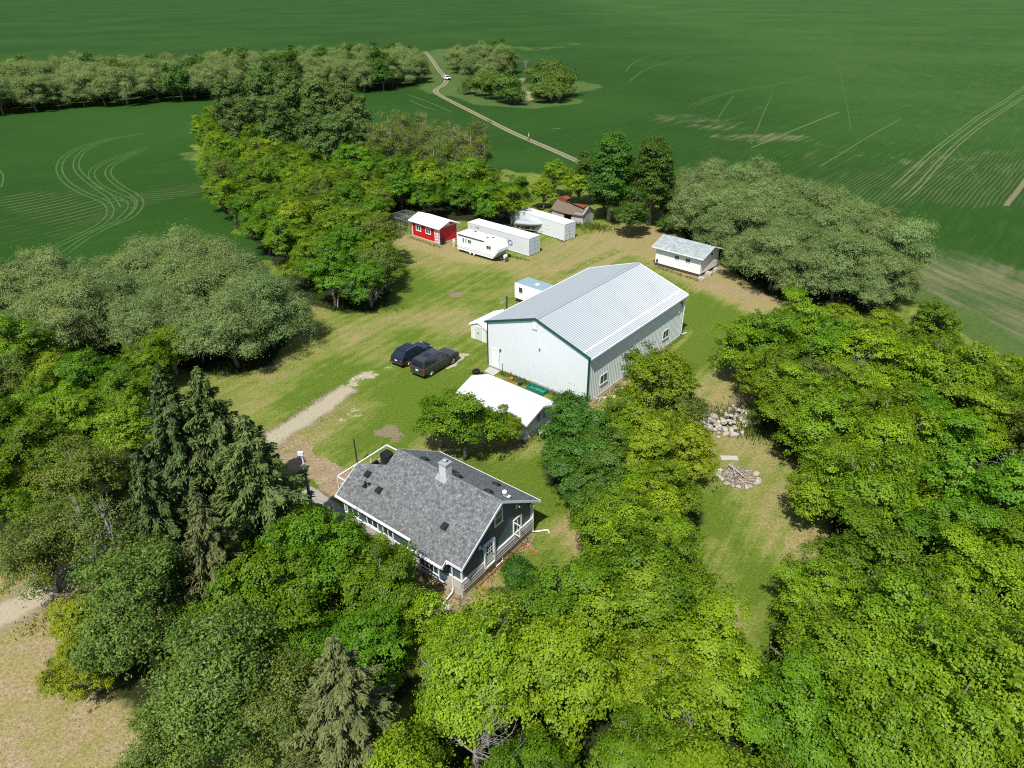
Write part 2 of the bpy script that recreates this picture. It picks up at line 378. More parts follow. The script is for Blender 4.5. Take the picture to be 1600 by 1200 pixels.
for k, t in enumerate(([zt(-20, 500), zt(110, 545), zt(250, 600), zt(380, 660)], [zt(0, 550), zt(120, 610), zt(240, 640)], [zt(1180, 130), zt(1300, 60), zt(1480, 20)], [(980, 130), (1010, 105), (1090, 85)], [(975, 115), (990, 95), (1050, 78)])):
    strip('wheel_track', gp(t), 1.3, .007, TRAM, seed=60 + k)

# ---- farmyard lawn
YARD = [tuple(G(*p)[:2]) for p in ((0, 470), (240, 440), (420, 410), (345, 330), (305, 262), (300, 215), (360, 200), (600, 225), (760, 262), (850, 270), (1050, 312), (1300, 372), (1430, 462), (1560, 545), (1700, 620))] \
       + [(55, 10), (-60, 10), (-95, 60)]
def lawn_material():
    m, n, l, b = new_mat('mown_lawn'); v = coords(n, l)
    n1 = noise(n, l, v, .13, 5, .6); n2 = noise(n, l, v, .7, 5, .65); n3 = noise(n, l, v, 4.5, 4, .75); n4 = noise(n, l, v, 11, 2, .7)
    vs = coords(n, l, scale=(.10, 1.5, 1), rot=(0, 0, R(-56))); st = noise(n, l, vs, .8, 4, .6)
    vs2 = coords(n, l, scale=(.12, 1.7, 1), rot=(0, 0, R(-18))); st2 = noise(n, l, vs2, .55, 3, .55)
    t = math_n(n, l, 'ADD', math_n(n, l, 'MULTIPLY', math_n(n, l, 'SUBTRACT', n1, .5), .6), math_n(n, l, 'MULTIPLY', math_n(n, l, 'SUBTRACT', st, .5), 1.5))
    t = math_n(n, l, 'ADD', t, math_n(n, l, 'MULTIPLY', math_n(n, l, 'SUBTRACT', n2, .5), 1.0))
    t = math_n(n, l, 'ADD', t, math_n(n, l, 'MULTIPLY', math_n(n, l, 'SUBTRACT', st2, .5), .5))
    dry = math_n(n, l, 'ADD', attr(n, 'dry'), t)
    c = mix(n, l, smooth(n, l, dry, -.2, .30), (.088, .136, .014), (.150, .180, .034))
    c = mix(n, l, smooth(n, l, dry, .12, .85), c, (.255, .212, .088))
    p = math_n(n, l, 'ADD', math_n(n, l, 'MULTIPLY', math_n(n, l, 'SUBTRACT', n2, .5), 1.3), math_n(n, l, 'MULTIPLY', math_n(n, l, 'SUBTRACT', n3, .5), .5))
    soil = mix(n, l, n3, (.19, .132, .075), (.32, .235, .145)); soil = mix(n, l, smooth(n, l, n2, .4, .7, 0, .6), soil, (.33, .27, .17))
    c = mix(n, l, smooth(n, l, math_n(n, l, 'ADD', attr(n, 'soil'), p), .40, .72), c, soil)
    ash = mix(n, l, n4, (.10, .080, .045), (.29, .235, .15))
    c = mix(n, l, smooth(n, l, math_n(n, l, 'ADD', attr(n, 'ash'), math_n(n, l, 'MULTIPLY', p, 1.5)), .42, .72), c, ash)
    grv = mix(n, l, n4, (.27, .232, .155), (.47, .41, .295))
    c = mix(n, l, smooth(n, l, math_n(n, l, 'ADD', attr(n, 'gravel'), math_n(n, l, 'MULTIPLY', p, 1.2)), .42, .66), c, grv)
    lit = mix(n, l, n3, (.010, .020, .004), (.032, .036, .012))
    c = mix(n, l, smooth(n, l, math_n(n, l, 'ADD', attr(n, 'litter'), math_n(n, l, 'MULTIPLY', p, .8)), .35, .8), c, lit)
    k = math_n(n, l, 'ADD', math_n(n, l, 'MULTIPLY', n3, 1.9), math_n(n, l, 'MULTIPLY', n4, 1.1)); k = math_n(n, l, 'ADD', k, -.48)
    c = mix(n, l, 1.0, c, k, 'MULTIPLY')
    l.new(c, b.inputs['Base Color']); b.inputs['Roughness'].default_value = 1; b.inputs['Specular IOR Level'].default_value = .1
    bump(n, l, b, math_n(n, l, 'ADD', n3, math_n(n, l, 'MULTIPLY', n4, .6)), .7, .12)
    return m
def l_dry(X, Y):
    base = .10 + .0 * X
    s = seg_mask(X, Y, spot_px(120, 1060, 7, 13, .74) + spot_px(10, 1100, 8, 16, .72) + spot_px(20, 850, 4, 8, .8) + spot_px(905, 830, .8, 3, .7) + spot_px(1190, 700, 2, 7, .42) + path_px([(1140, 620), (1230, 480)], 2, 6, .5)
        + path_px([(980, 370), (1060, 400), (1200, 470)], 3.5, 7, .85) + path_px([(830, 420), (900, 385), (1040, 362)], 2, 6, .55) + spot_px(930, 372, 1, 4, .6) + path_px([(640, 375), (745, 402)], 1.5, 4.5, .75) + path_px([(745, 402), (800, 415)], .8, 3, .6)
        + path_px([(860, 425), (985, 372), (1050, 320)], .4, 1.2, .85) + path_px([(880, 440), (1000, 385), (1055, 330)], .4, 1.2, .8) + spot_px(700, 500, 1.5, 6, .45) + path_px([(560, 520), (640, 500)], 1, 5, .42) + path_px([(350, 650), (430, 560), (480, 480)], 1, 6, .35)
        + path_px([(440, 690), (560, 640)], 1, 4, .55) + spot_px(580, 545, 1, 5, .4) + path_px([(690, 800), (760, 930)], .8, 2.5, .7) + path_px([(860, 590), (1000, 680)], .5, 2, .5) + path_px([(930, 625), (1080, 520)], .3, 1.3, .5) + path_px([(450, 470), (560, 440)], 1, 4, .4)
        + path_px([(1150, 690), (1260, 720), (1230, 830)], 2, 6, .35) + path_px([(1120, 860), (1130, 960)], .6, 2, .45) + path_px([(640, 400), (760, 440), (830, 440)], 2, 8, .3) + path_px([(700, 700), (800, 690)], 2, 4, .3))
    g = seg_mask(X, Y, path_px([(660, 600), (590, 660)], 2, 7, .42) + path_px([(1075, 560), (1110, 480)], 2, 6, .4) + path_px([(760, 740), (860, 760)], 2, 5, .35) + path_px([(640, 450), (760, 440)], 2, 5, .3) + path_px([(1100, 800), (1150, 900)], 1.5, 4, .4) + spot_px(480, 770, 1.5, 4, .4) + path_px([(480, 620), (620, 520)], 1.5, 4, .25) + path_px([(610, 470), (640, 430)], 2, 4, .4))
    return base + s - g
def l_soil(X, Y):
    return seg_mask(X, Y, spot_px(150, 1060, 5, 12, .47) + spot_px(20, 1120, 5, 12, .45) + path_px([(462, 715), (500, 735), (545, 752), (520, 765)], .7, 1.9, .95) + path_px([(430, 705), (470, 700)], .8, 2, .6) + path_px([(600, 880), (640, 905), (720, 945)], .5, 1.7, .85) + path_px([(735, 920), (835, 838)], .3, 1.0, .55) + spot_px(912, 825, .3, 1.2, .7)
        + path_px([(1030, 375), (1100, 440), (1200, 468)], .6, 2.6, .62) + path_px([(650, 378), (700, 392)], .3, 1.1, .65) + spot_px(926, 372, .4, 1.6, .7) + path_px([(880, 425), (1000, 378)], .2, .9, .55) + spot_px(1035, 545, .3, 1.2, .7) + spot_px(760, 608, .3, 1.0, .5) + path_px([(820, 600), (905, 640)], .1, .7, .55)
        + path_px([(930, 625), (975, 598)], .3, 1.0, .7) + spot_px(865, 690, .2, .9, .6) + spot_px(810, 695, .2, 1, .6) + spot_px(875, 655, .3, 1.1, .6) + path_px([(1230, 700), (1260, 690)], .3, 1.5, .6) + path_px([(540, 1010), (640, 960)], .3, 1, .3))
def l_ash(X, Y): return seg_mask(X, Y, spot_px(604, 675, .5, 1.5, 1.0) + spot_px(622, 683, .4, 1.3, .8) + spot_px(712, 461, .6, 1.4, 1.05) + spot_px(1154, 744, 1.1, 1.6, 1.1) + path_px([(1180, 660), (1215, 625)], .5, 1.6, .9))
def l_gravel(X, Y): return seg_mask(X, Y, path_px([(520, 622), (545, 602), (580, 584)], .2, 1.9, .60) + path_px([(585, 586), (625, 566)], .2, 1.0, .42) + path_px([(560, 640), (540, 655)], .3, 1.4, .5) + path_px([(700, 572), (722, 555)], .35, 1.0, .95) + path_px([(735, 507), (800, 462)], .1, .7, .5) + spot_px(555, 645, .4, 1.5, .5))
GROVES = []      # ground polygons of the woods, filled further down, also used for the leaf litter beneath them
# woods: outlines through the crown centres (photo pixels), height of those centres, spacing, species mix, size range
WOODS = [
 dict(key='willow_bank', px=[(-70, 462), (60, 440), (150, 422), (250, 408), (330, 405), (395, 428), (428, 478), (405, 508), (340, 522), (270, 512), (190, 498), (90, 505), (-70, 505)], z=4.6, sp=3.9, mix=[('willow', 1)], s=(.85, 1.12),
      name='willow_tree', label='grey-green willow in the long bank of willows along the left edge of the lawn', cat='tree', group='willows in the left bank'),
 dict(key='left_wood', px=[(-70, 570), (40, 555), (130, 580), (205, 600), (220, 650), (165, 700), (140, 760), (90, 775), (20, 790), (-70, 800)], z=4.2, sp=4.3, mix=[('boxelder', 3), ('fresh', 2), ('olive', 1.2), ('bare', .4)], s=(.7, 1.0),
      name='leafy_tree', label='bushy yellow-green tree in the thicket left of the spruces', cat='tree', group='trees in the thicket left of the spruces'),
 dict(key='house_front', px=[(546, 856), (580, 882), (608, 918), (626, 980), (612, 1018), (560, 990), (500, 955), (440, 950), (420, 905), (440, 868), (500, 850)], z=4.2, sp=4.0, mix=[('fresh', 3), ('boxelder', 1)], s=(.72, .98),
      name='leafy_tree', label='bright green leafy tree in the cluster before the grey-roofed house front', cat='tree', group='trees before the house front'),
 dict(key='lower_wood', px=[(690, 1062), (745, 1005), (815, 965), (870, 920), (920, 868), (960, 830), (1010, 805), (1025, 845), (1035, 900), (1035, 955), (1100, 1020), (1225, 1025), (1260, 1060), (1350, 1260), (600, 1260), (640, 1110)], z=4.4, sp=4.1, mix=[('boxelder', 5), ('fresh', 1.5), ('olive', .4)], s=(.68, 1.14),
      name='leafy_tree', label='bright yellow-green tree in the closed canopy below the house along the photo bottom', cat='tree', group='trees in the canopy below the house'),
 dict(key='right_wood', px=[(1185, 528), (1230, 500), (1300, 478), (1370, 494), (1455, 522), (1560, 572), (1700, 640), (1740, 900), (1720, 1260), (1340, 1260), (1275, 1040), (1232, 960), (1250, 885), (1300, 830), (1330, 770), (1325, 720), (1290, 665), (1225, 600)], z=4.4, sp=4.2, mix=[('boxelder', 5), ('fresh', 1.5), ('olive', .9), ('bare', .25)], s=(.68, 1.14),
      name='leafy_tree', label='rounded green tree in the broad wood right of the fire pit', cat='tree', group='trees in the wood right of the fire pit'),
 dict(key='right_willows', px=[(1078, 275), (1180, 283), (1290, 312), (1370, 345), (1412, 395), (1398, 440), (1300, 425), (1215, 405), (1140, 362), (1078, 325)], z=4.8, sp=4.0, mix=[('willow', 1)], s=(.85, 1.12),
      name='willow_tree', label='silvery willow in the long bank behind the white shed beside the field', cat='tree', group='willows behind the white shed'),
 dict(key='back_wood', px=[(310, 195), (326, 255), (348, 305), (400, 345), (440, 385), (470, 425), (540, 440), (596, 432), (598, 385), (585, 345), (600, 305), (660, 312), (720, 306), (800, 316), (806, 298), (740, 272), (640, 255), (520, 250), (440, 245), (390, 215), (345, 185)], z=4.0, sp=4.2, mix=[('fresh', 5), ('boxelder', 1), ('olive', .8), ('bare', .12)], s=(.75, 1.1),
      name='leafy_tree', label='green leafy tree in the wood behind the red shed', cat='tree', group='trees in the wood behind the red shed'),
 dict(key='thin_poplars', px=[(575, 225), (610, 208), (660, 202), (710, 216), (768, 244), (745, 262), (640, 250)], z=5.0, sp=4.4, mix=[('thin', 1)], s=(.8, 1.15),
      name='thin_tree', label='thin-crowned olive tree with bare twigs at the back edge of the wood', cat='tree', group='thin trees at the back of the wood'),
 dict(key='far_belt', px=[(-90, 132), (60, 114), (200, 107), (330, 100), (500, 90), (650, 92), (664, 108), (600, 121), (500, 121), (330, 132), (150, 142), (-90, 158)], z=5, sp=6.3, mix=[('willow', 6), ('maple', 1)], s=(1.15, 1.5),
      name='shelterbelt_tree', label='grey-green tree in the long shelterbelt across the far field', cat='tree', group='trees in the far shelterbelt'),
 dict(key='far_clump', px=[(703, 96), (716, 86), (750, 84), (790, 82), (800, 96), (790, 104), (760, 108), (738, 106), (735, 98)], z=5, sp=7.0, mix=[('willow', 5), ('maple', 1)], s=(1.1, 1.45),
      name='shelterbelt_tree', label='grey-green tree in the far clump right of the white car', cat='tree', group='trees in the far clump by the white car'),
 dict(key='far_edge', px=[(-90, 165), (30, 155), (100, 148), (190, 142), (300, 136), (300, 139), (190, 147), (100, 154), (30, 161), (-90, 172)], z=1.5, sp=4.5, mix=[('shrub', 2), ('bareshrub', 1)], s=(.8, 1.4),
      name='shrub', label='low grey-green shrub fringing the front of the far shelterbelt', cat='shrub', group='shrubs along the far shelterbelt'),
]
for w in WOODS: w['poly'] = [tuple(G(*p, w['z'])[:2]) for p in w['px']]
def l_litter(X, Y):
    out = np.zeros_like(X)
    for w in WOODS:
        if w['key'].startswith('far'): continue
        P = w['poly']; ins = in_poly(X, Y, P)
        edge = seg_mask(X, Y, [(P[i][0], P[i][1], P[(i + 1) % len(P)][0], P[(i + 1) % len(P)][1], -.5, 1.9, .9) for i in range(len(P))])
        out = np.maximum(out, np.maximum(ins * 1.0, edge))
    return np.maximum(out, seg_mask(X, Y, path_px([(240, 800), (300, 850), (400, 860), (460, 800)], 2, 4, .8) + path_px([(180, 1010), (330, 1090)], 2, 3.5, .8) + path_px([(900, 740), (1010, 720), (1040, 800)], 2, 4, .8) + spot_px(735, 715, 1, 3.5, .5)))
_xs = np.arange(-96, 62, .6); _ys = np.arange(10, 178, .6)
_X, _Y = np.meshgrid(_xs, _ys)
_jx = np.sin(_Y * 1.3) * .5 + np.sin(_Y * .47 + 1) * .8; _jy = np.sin(_X * 1.1) * .5 + np.sin(_X * .39) * .8
LAWN = lawn_material()
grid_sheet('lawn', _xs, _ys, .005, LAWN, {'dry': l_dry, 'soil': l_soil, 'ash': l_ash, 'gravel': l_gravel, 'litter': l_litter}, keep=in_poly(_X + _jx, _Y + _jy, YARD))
GRAVEL = soft_ground('drive_gravel', (.20, .17, .10), (.47, .415, .30), .34, .55, 5)
strip('gravel_drive', gp([(-120, 1020), (0, 965), (100, 905), (190, 845), (300, 770), (420, 690), (470, 658), (512, 630), (548, 604)]), [4.4, 3.4], .012, GRAVEL, jag=.1, seed=9)
WALK = soft_ground('walk_concrete', (.24, .225, .19), (.34, .315, .27), .8, .8, 5)
strip('garden_path', gp([(478, 765), (498, 778), (530, 800), (542, 818)]), 1.1, .014, WALK, jag=.05)
# ------------------------------------------------------------------ buildings
def window(parent, face, pos, a0, a1, z0, z1, mull=1, bars=0, fw=.07, frame=None, pane=None, out=.05):
    """framed window on a wall plane: face '+x','-x','+y','-y' of the thing, pos = plane, a0..a1 along the wall"""
    s = 1 if face[0] == '+' else -1; ax = face[1]
    def bx(mb, u0, u1, w0, w1, d0, d1):
        lo, hi = sorted((pos + s * d0, pos + s * d1))
        if ax == 'x': mb.box(lo, hi, u0, u1, w0, w1)
        else: mb.box(u0, u1, lo, hi, w0, w1)
    f = MB(); bx(f, a0 - fw, a1 + fw, z1, z1 + fw, 0.001, out); bx(f, a0 - fw, a1 + fw, z0 - fw, z0, 0.001, out + .03)
    bx(f, a0 - fw, a0, z0, z1, 0.001, out); bx(f, a1, a1 + fw, z0, z1, 0.001, out)
    for i in range(mull):
        c = a0 + (a1 - a0) * (i + 1) / (mull + 1); bx(f, c - fw * .4, c + fw * .4, z0, z1, 0.001, out - .01)
    for i in range(bars):
        c = z0 + (z1 - z0) * (i + 1) / (bars + 1); bx(f, a0, a1, c - .018, c + .018, .001, out - .015)
    w = f.build('window', frame or TRIM, parent)
    g = MB(); bx(g, a0, a1, z0, z1, 0.0005, .018); g.build('pane', pane or GLASS, w)
    return w

# ---- big metal workshop
def shop():
    W, L, h, pk = 12.3, 18.75, 5.1, 7.15; sl = (pk - h) / (W / 2)
    t = thing('metal_workshop', (7.05, 54.92), -.689, 'large white ribbed metal workshop with green trim in the middle of the yard', 'workshop')
    def top(x): return h + sl * (W / 2 - abs(x + W / 2)) - .02
    m = MB()
    m.ribs(lambda u: (-W + u, 0, .12), lambda u: (-W + u, 0, top(-W + u)), (0, -1, 0), W, .3, .010)
    m.ribs(lambda u: (0, u, .12), lambda u: (0, u, h), (1, 0, 0), L, .3, .020)
    m.ribs(lambda u: (-u, L, .12), lambda u: (-u, L, top(-u)), (0, 1, 0), W, .3, .025)
    m.ribs(lambda u: (-W, L - u, .12), lambda u: (-W, L - u, h), (-1, 0, 0), L, .3, .03)
    m.build('wall', SHOP_WALL, t)
    MB().box(-W - .05, .06, -.05, L + .05, -.05, .14).build('foundation', CONC, t)
    ov = .28; ze = h - sl * ov
    m = MB()
    m.ribs(lambda u: (-W / 2, -.1 + u, pk + .05), lambda u: (ov, -.1 + u, ze + .05), (sl * .94, 0, .94), L + .2, .3, .024)
    m.ribs(lambda u: (-W / 2, L + .1 - u, pk + .05), lambda u: (-W - ov, L + .1 - u, ze + .05), (-sl * .94, 0, .94), L + .2, .3, .024)
    r = m.build('roof', SHOP_ROOF, t)
    MB().slab([(-W / 2, -.09, pk + .035), (ov - .01, -.09, ze + .035), (ov - .01, L + .09, ze + .035), (-W / 2, L + .09, pk + .035)], .05).slab([(-W / 2, -.09, pk + .035), (-W / 2, L + .09, pk + .035), (-W - ov + .01, L + .09, ze + .035), (-W - ov + .01, -.09, ze + .035)], .05).build('roof_deck', SHOP_WALL, r)
    MB().prism([(-W / 2 - .25, pk + .03), (-W / 2, pk + .115), (-W / 2 + .25, pk + .03), (-W / 2 + .25, pk + .02), (-W / 2, pk + .10), (-W / 2 - .25, pk + .02)], 'y', -.12, L + .12).build('ridge_cap', SHOP_ROOF, r)
    m = MB()
    m.prism([(-.66, h + sl * .66 + .05), (-.66, h + sl * .66 + .10), (-.50, h + sl * .50 + .10), (-.50, h + sl * .50 + .05)], 'y', -.05, L + .05)
    m.build('snow_guard', WHITE, r)
    for x in (ov, -W - ov - .11): MB().box(x, x + .11, -.12, L + .12, ze - .09, ze + .05).build('gutter', WHITE, t)
    # green rake and corner trim, on the front only as the photo shows, white on the rear
    for y, mt in ((-.17, GREEN_TRIM), (L + .1, SHOP_WALL)):
        m = MB()
        for a, b_ in (((-W - ov, ze), (-W / 2, pk)), ((-W / 2, pk), (ov, ze))):
            m.slab([(a[0], y, a[1] + .10), (b_[0], y, b_[1] + .10), (b_[0], y + .07, b_[1] + .10), (a[0], y + .07, a[1] + .10)], .24)
        m.build('rake_trim', mt, t)
    for x in (-W - .06, -.06): MB().box(x, x + .13, -.06, -.03, .1, h - .02).build('corner_trim', GREEN_TRIM, t)
    MB().box(.02, .06, -.06, .1, .1, h - .05).build('corner_trim', GREEN_TRIM, t)
    d = MB().box(-11.72, -10.78, -.07, -.024, .14, 2.2).build('door', TRIM, t)
    MB().box(-11.79, -11.72, -.09, -.023, .14, 2.27).box(-10.78, -10.71, -.09, -.023, .14, 2.27).box(-11.72, -10.78, -.09, -.023, 2.2, 2.27).build('frame', SHOP_WALL, d)
    MB().box(-10.92, -10.86, -.12, -.07, 1.1, 1.16).build('handle', DARK, d)
    v = MB().box(-6.52, -5.97, -.12, -.024, 6.02, 6.68)
    for k in range(6): v.box(-6.5, -5.99, -.14, -.12, 6.07 + k * .1, 6.11 + k * .1)
    v.build('gable_vent', WHITE, t)
    MB().box(-5.75, -5.45, -.1, -.024, 4.1, 4.45).tube([(-5.6, -.1, 4.35), (-5.6, -.3, 4.28)], [.06, .09]).build('wall_lamp', WHITE, t)
    MB().box(-10.66, -10.5, -.16, -.024, 2.3, 2.45).build('door_lamp', DARK, t)
    MB().tube([(-10.33, -.12, -.02), (-10.33, -.12, 1.0)], .025).build('conduit', DARK, t)
    for a0, a1 in ((14.4, 15.6), (8.1, 9.4), (2.1, 3.3)): window(t, '+x', .03, a0, a1, 1.2, 2.12, 1, 0, .05, SHOP_WALL)
    MB().tube([(.34, L - .15, ze - .05), (.14, L - .1, ze - .4), (.12, L - .1, .35), (.2, L + .15, .18), (.3, L + 1.0, .1)], .055, 6).build('downspout', WHITE, t)
    MB().box(.03, .16, 17.85, 18.1, 4.25, 4.42).tube([(.1, 17.95, 4.3), (.12, 18.2, 3.9), (.06, 18.5, 3.6)], .03, 6).build('yard_light', DARK, t)
    MB().box(.03, .1, 17.55, 17.75, 3.2, 3.4).build('meter_box', WHITE, t)
shop()
c = MB().slab([(-2.85, 61.45, .06), (-2.3, 62.35, .06), (-1.2, 61.4, .06), (-1.85, 60.5, .06)], .1).build('door_slab', CONC); tag(c, 'small concrete slab before the white workshop door', 'slab')
# apron beside the workshop
Sx = lambda x, y: (7.05 + math.cos(-.689) * x - math.sin(-.689) * y, 54.92 + math.sin(-.689) * x + math.cos(-.689) * y)
a = [Sx(-18.1, 7.7), Sx(-12.4, 7.7), Sx(-12.4, 21), Sx(-17.9, 15.2)]
MB().slab([(*p, .05) for p in (Sx(-17.9, 7.9), Sx(-12.45, 7.9), Sx(-12.45, 17.4), Sx(-17.7, 16.6))], .08).build('apron', paint('apron_concrete', (.50, .475, .43), .9, .5, (.36, .33, .29), 1.1, 0, .2, .2))['kind'] = 'structure'

def gable_shed(t, x0, x1, hw, z0, he, hr, ov, oe, wall, roof, trim, ribbed=0, th=.1, gname='wall'):
    """gabled box: ridge along local x at y=0; returns wall and roof objects"""
    sl = (hr - he) / (hw + oe); zw = he + sl * oe - .04
    prof = [(-hw, z0), (hw, z0), (hw, zw), (0, hr - .06), (-hw, zw)]
    wl_ = MB().prism(prof, 'x', x0, x1).build(gname, wall, t)
    m = MB(); A, B = x0 - ov, x1 + ov
    m.slab([(A, -hw - oe, he), (B, -hw - oe, he), (B, 0, hr), (A, 0, hr)], th).slab([(A, 0, hr), (B, 0, hr), (B, hw + oe, he), (A, hw + oe, he)], th)
    r = m.build('roof', roof, t)
    if ribbed:
        q = MB(); nz = 1 / math.sqrt(1 + sl * sl)
        q.ribs(lambda u: (A + u, 0, hr + .006), lambda u: (A + u, -hw - oe, he + .006), (0, -sl * nz, nz), B - A, ribbed, .034)
        q.ribs(lambda u: (B - u, 0, hr + .006), lambda u: (B - u, hw + oe, he + .006), (0, sl * nz, nz), B - A, ribbed, .022)
        q.build('roof_sheet', roof, r)
    f = MB()
    for y, s in ((-hw - oe, -1), (hw + oe, 1)): f.box(A, B, min(y, y + s * .03), max(y, y + s * .03), he - th - .05, he + .015)
    for x, s in ((A, -1), (B, 1)):
        for ys in (-1, 1):
            f.slab([(min(x, x + s * .03), 0, hr + .012), (max(x, x + s * .03), 0, hr + .012), (max(x, x + s * .03), ys * (hw + oe), he + .012), (min(x, x + s * .03), ys * (hw + oe), he + .012)], th + .06)
    f.build('fascia', trim, r)
    return wl_, r

# ---- white-roofed garage
def garage():
    t = thing('garage', (2.68, 50.06), -.7, 'low pale garage with bright white metal roof between house and workshop', 'garage')
    GW = paint('garage_siding', (.44, .50, .50), .6, .3, (.36, .40, .39), 1.3)
    GR = paint('garage_roof', (.72, .73, .725), .4, .35, (.58, .58, .55), .8, .1)
    gable_shed(t, -7.95, -.43, 1.88, .3, 2.09, 2.92, .43, .36, GW, GR, TRIM, .25)
    MB().box(-7.98, -.40, -1.91, 1.91, -.05, .32).build('foundation', paint('garage_base', (.52, .5, .46), .9, .4, (.34, .32, .28)), t)
    DK = glass_mat('dark_panes', (.05, .075, .08))
    for a0 in (-.32, .5): window(t, '+x', -.43, a0, a0 + .5, 1.2, 1.95, 0, 1, .05, GW, DK, .04)
    window(t, '-y', -1.88, -3.0, -2.0, 1.1, 1.75, 1)
    MB().box(-6.4, -5.5, -1.94, -1.881, .3, 1.9).build('door', TRIM, t)
garage()

# ---- plastic garden shed, left of the workshop
def pshed():
    o = Sx(-16.85, 3.6)
    t = thing('garden_shed', o, -.689 + math.pi / 2, 'small white plastic garden shed with double doors left of the workshop', 'shed')
    # local x runs along its length (away from its front); front is at x=0 facing -x
    PW = paint('shed_panel', (.70, .69, .66), .5, .2, (.55, .53, .48)); PR = paint('shed_roof', (.78, .78, .77), .45, .12)
    gable_shed(t, 0.0, 4.1, 1.15, .05, 1.78, 2.35, .1, .14, PW, PR, TRIM, .4)
    for y0, y1 in ((-.52, -.01), (.01, .52)):
        d = MB().box(-.05, -.001, y0, y1, .1, 1.75).build('door', paint('shed_door', (.62, .61, .57), .5, .2), t)
        MB().box(-.09, -.05, y1 - .12 if y0 < 0 else y0 + .06, y1 - .06 if y0 < 0 else y0 + .12, .9, 1.05).build('handle', DARK, d)
    for y in (-.62, .62): MB().box(-.04, -.001, y - .08, y + .08, .05, 1.85).build('door_post', TRIM, t)
pshed()

# ---- dark-blue house
def house():
    t = thing('house', (-.628, 34.153), R(-37.73), 'dark blue house with grey shingle roof and white chimney in the foreground', 'house')
    he, hr, w = 3.08, 5.77, 4.15; sl = (hr - he) / w; hw = 3.75; xr = -.43; xl = -9.2; xe = -11.6
    fz = lambda y: hr - sl * abs(y)
    # shingles
    m_, n, l, b = new_mat('grey_shingles'); v = coords(n, l)
    br = n.new('ShaderNodeTexBrick'); l.new(v, br.inputs['Vector']); br.inputs['Scale'].default_value = 1.0
    br.inputs['Brick Width'].default_value = .30; br.inputs['Row Height'].default_value = .14; br.inputs['Mortar Size'].default_value = .008
    br.inputs['Color1'].default_value = (.100, .106, .104, 1); br.inputs['Color2'].default_value = (.185, .195, .192, 1); br.inputs['Mortar'].default_value = (.07, .07, .075, 1)
    br.inputs['Bias'].default_value = -.1
    nb = noise(n, l, v, 3.2, 4, .7); nf = noise(n, l, coords(n, l, scale=(1, .6, .6)), 7.5, 3, .7)
    c = mix(n, l, smooth(n, l, nb, .3, .7, .0, .42), br.outputs['Color'], (.150, .158, .156))
    c = mix(n, l, 1.0, c, math_n(n, l, 'MULTIPLY_ADD', smooth(n, l, nf, .3, .75), .85, .62), 'MULTIPLY')
    l.new(c, b.inputs['Base Color']); b.inputs['Roughness'].default_value = .92; b.inputs['Specular IOR Level'].default_value = .2
    bump(n, l, b, br.outputs['Fac'], -.4, .02); SH = m_
    def siding(name, col, col2, step):
        m_, n, l, b = new_mat(name); v = coords(n, l); sp = n.new('ShaderNodeSeparateXYZ'); l.new(v, sp.inputs[0])
        fr = math_n(n, l, 'FRACT', math_n(n, l, 'MULTIPLY', sp.outputs['Z'], 1 / step)); a = noise(n, l, v, 1.3, 4)
        c = mix(n, l, a, col, col2); c = mix(n, l, smooth(n, l, fr, .86, 1.0, 0, .55), c, tuple(x * .35 for x in col))
        l.new(c, b.inputs['Base Color']); b.inputs['Roughness'].default_value = .55; bump(n, l, b, fr, -.6, .03); return m_
    BLUE = siding('blue_siding', (.042, .088, .118), (.054, .104, .138), .17)
    def stone(name, c1, c2, mo):
        m_, n, l, b = new_mat(name); v = coords(n, l, rot=(R(90), 0, 0)); v2 = coords(n, l)
        sx = n.new('ShaderNodeSeparateXYZ'); l.new(v2, sx.inputs[0]); cb = n.new('ShaderNodeCombineXYZ'); l.new(math_n(n, l, 'ADD', sx.outputs['X'], sx.outputs['Y']), cb.inputs['X']); l.new(sx.outputs['Z'], cb.inputs['Y'])
        br = n.new('ShaderNodeTexBrick'); l.new(cb.outputs[0], br.inputs['Vector']); br.inputs['Scale'].default_value = 1; br.inputs['Brick Width'].default_value = .55; br.inputs['Row Height'].default_value = .14; br.inputs['Mortar Size'].default_value = .012
        br.inputs['Color1'].default_value = (*c1, 1); br.inputs['Color2'].default_value = (*c2, 1); br.inputs['Mortar'].default_value = (*mo, 1); br.offset = .37; br.squash = .7
        f = noise(n, l, v2, 7, 3); l.new(mix(n, l, math_n(n, l, 'MULTIPLY', f, .5), br.outputs['Color'], mo), b.inputs['Base Color']); b.inputs['Roughness'].default_value = .9
        bump(n, l, b, br.outputs['Fac'], -.8, .03); return m_
    LEDGE = stone('ledge_stone', (.40, .38, .345), (.56, .54, .50), (.16, .15, .14)); PALE = stone('pale_stone', (.50, .45, .37), (.60, .56, .49), (.38, .34, .28))
    wy = hr - sl * hw - .10
    mw = MB().prism([(-hw, 1.42), (hw, 1.42), (hw, wy), (0, hr - .12), (-hw, wy)], 'x', xl, xr)
    mw.prism([(-hw, 1.42), (-2.0, 1.42), (-2.0, fz(2.0) - .14), (-hw, wy)], 'x', xe, xl).build('wall', BLUE, t)
    MB().box(xl - .01, xr + .04, -hw - .05, hw + .05, -.1, .68).box(xe, xl - .02, -hw - .02, -2.0, -.1, .68).build('foundation', paint('foundation', (.47, .44, .38), .9, .45, (.33, .30, .25), 1.0, 0, .2, .2), t)
    g = MB()                                         # ledgestone skirt on the gable end in three sloping courses, pale stone on the front
    for z in (.68, .92, 1.16): g.prism([(xr - .02, z), (xr + .13, z), (xr + .05, z + .24), (xr - .02, z + .24)], 'y', -hw - .03, hw + .05)
    g.build('stone_skirt', LEDGE, t)
    MB().box(xe, xr - .03, -hw - .07, -hw + .05, .68, 1.42).build('stone_skirt', PALE, t)
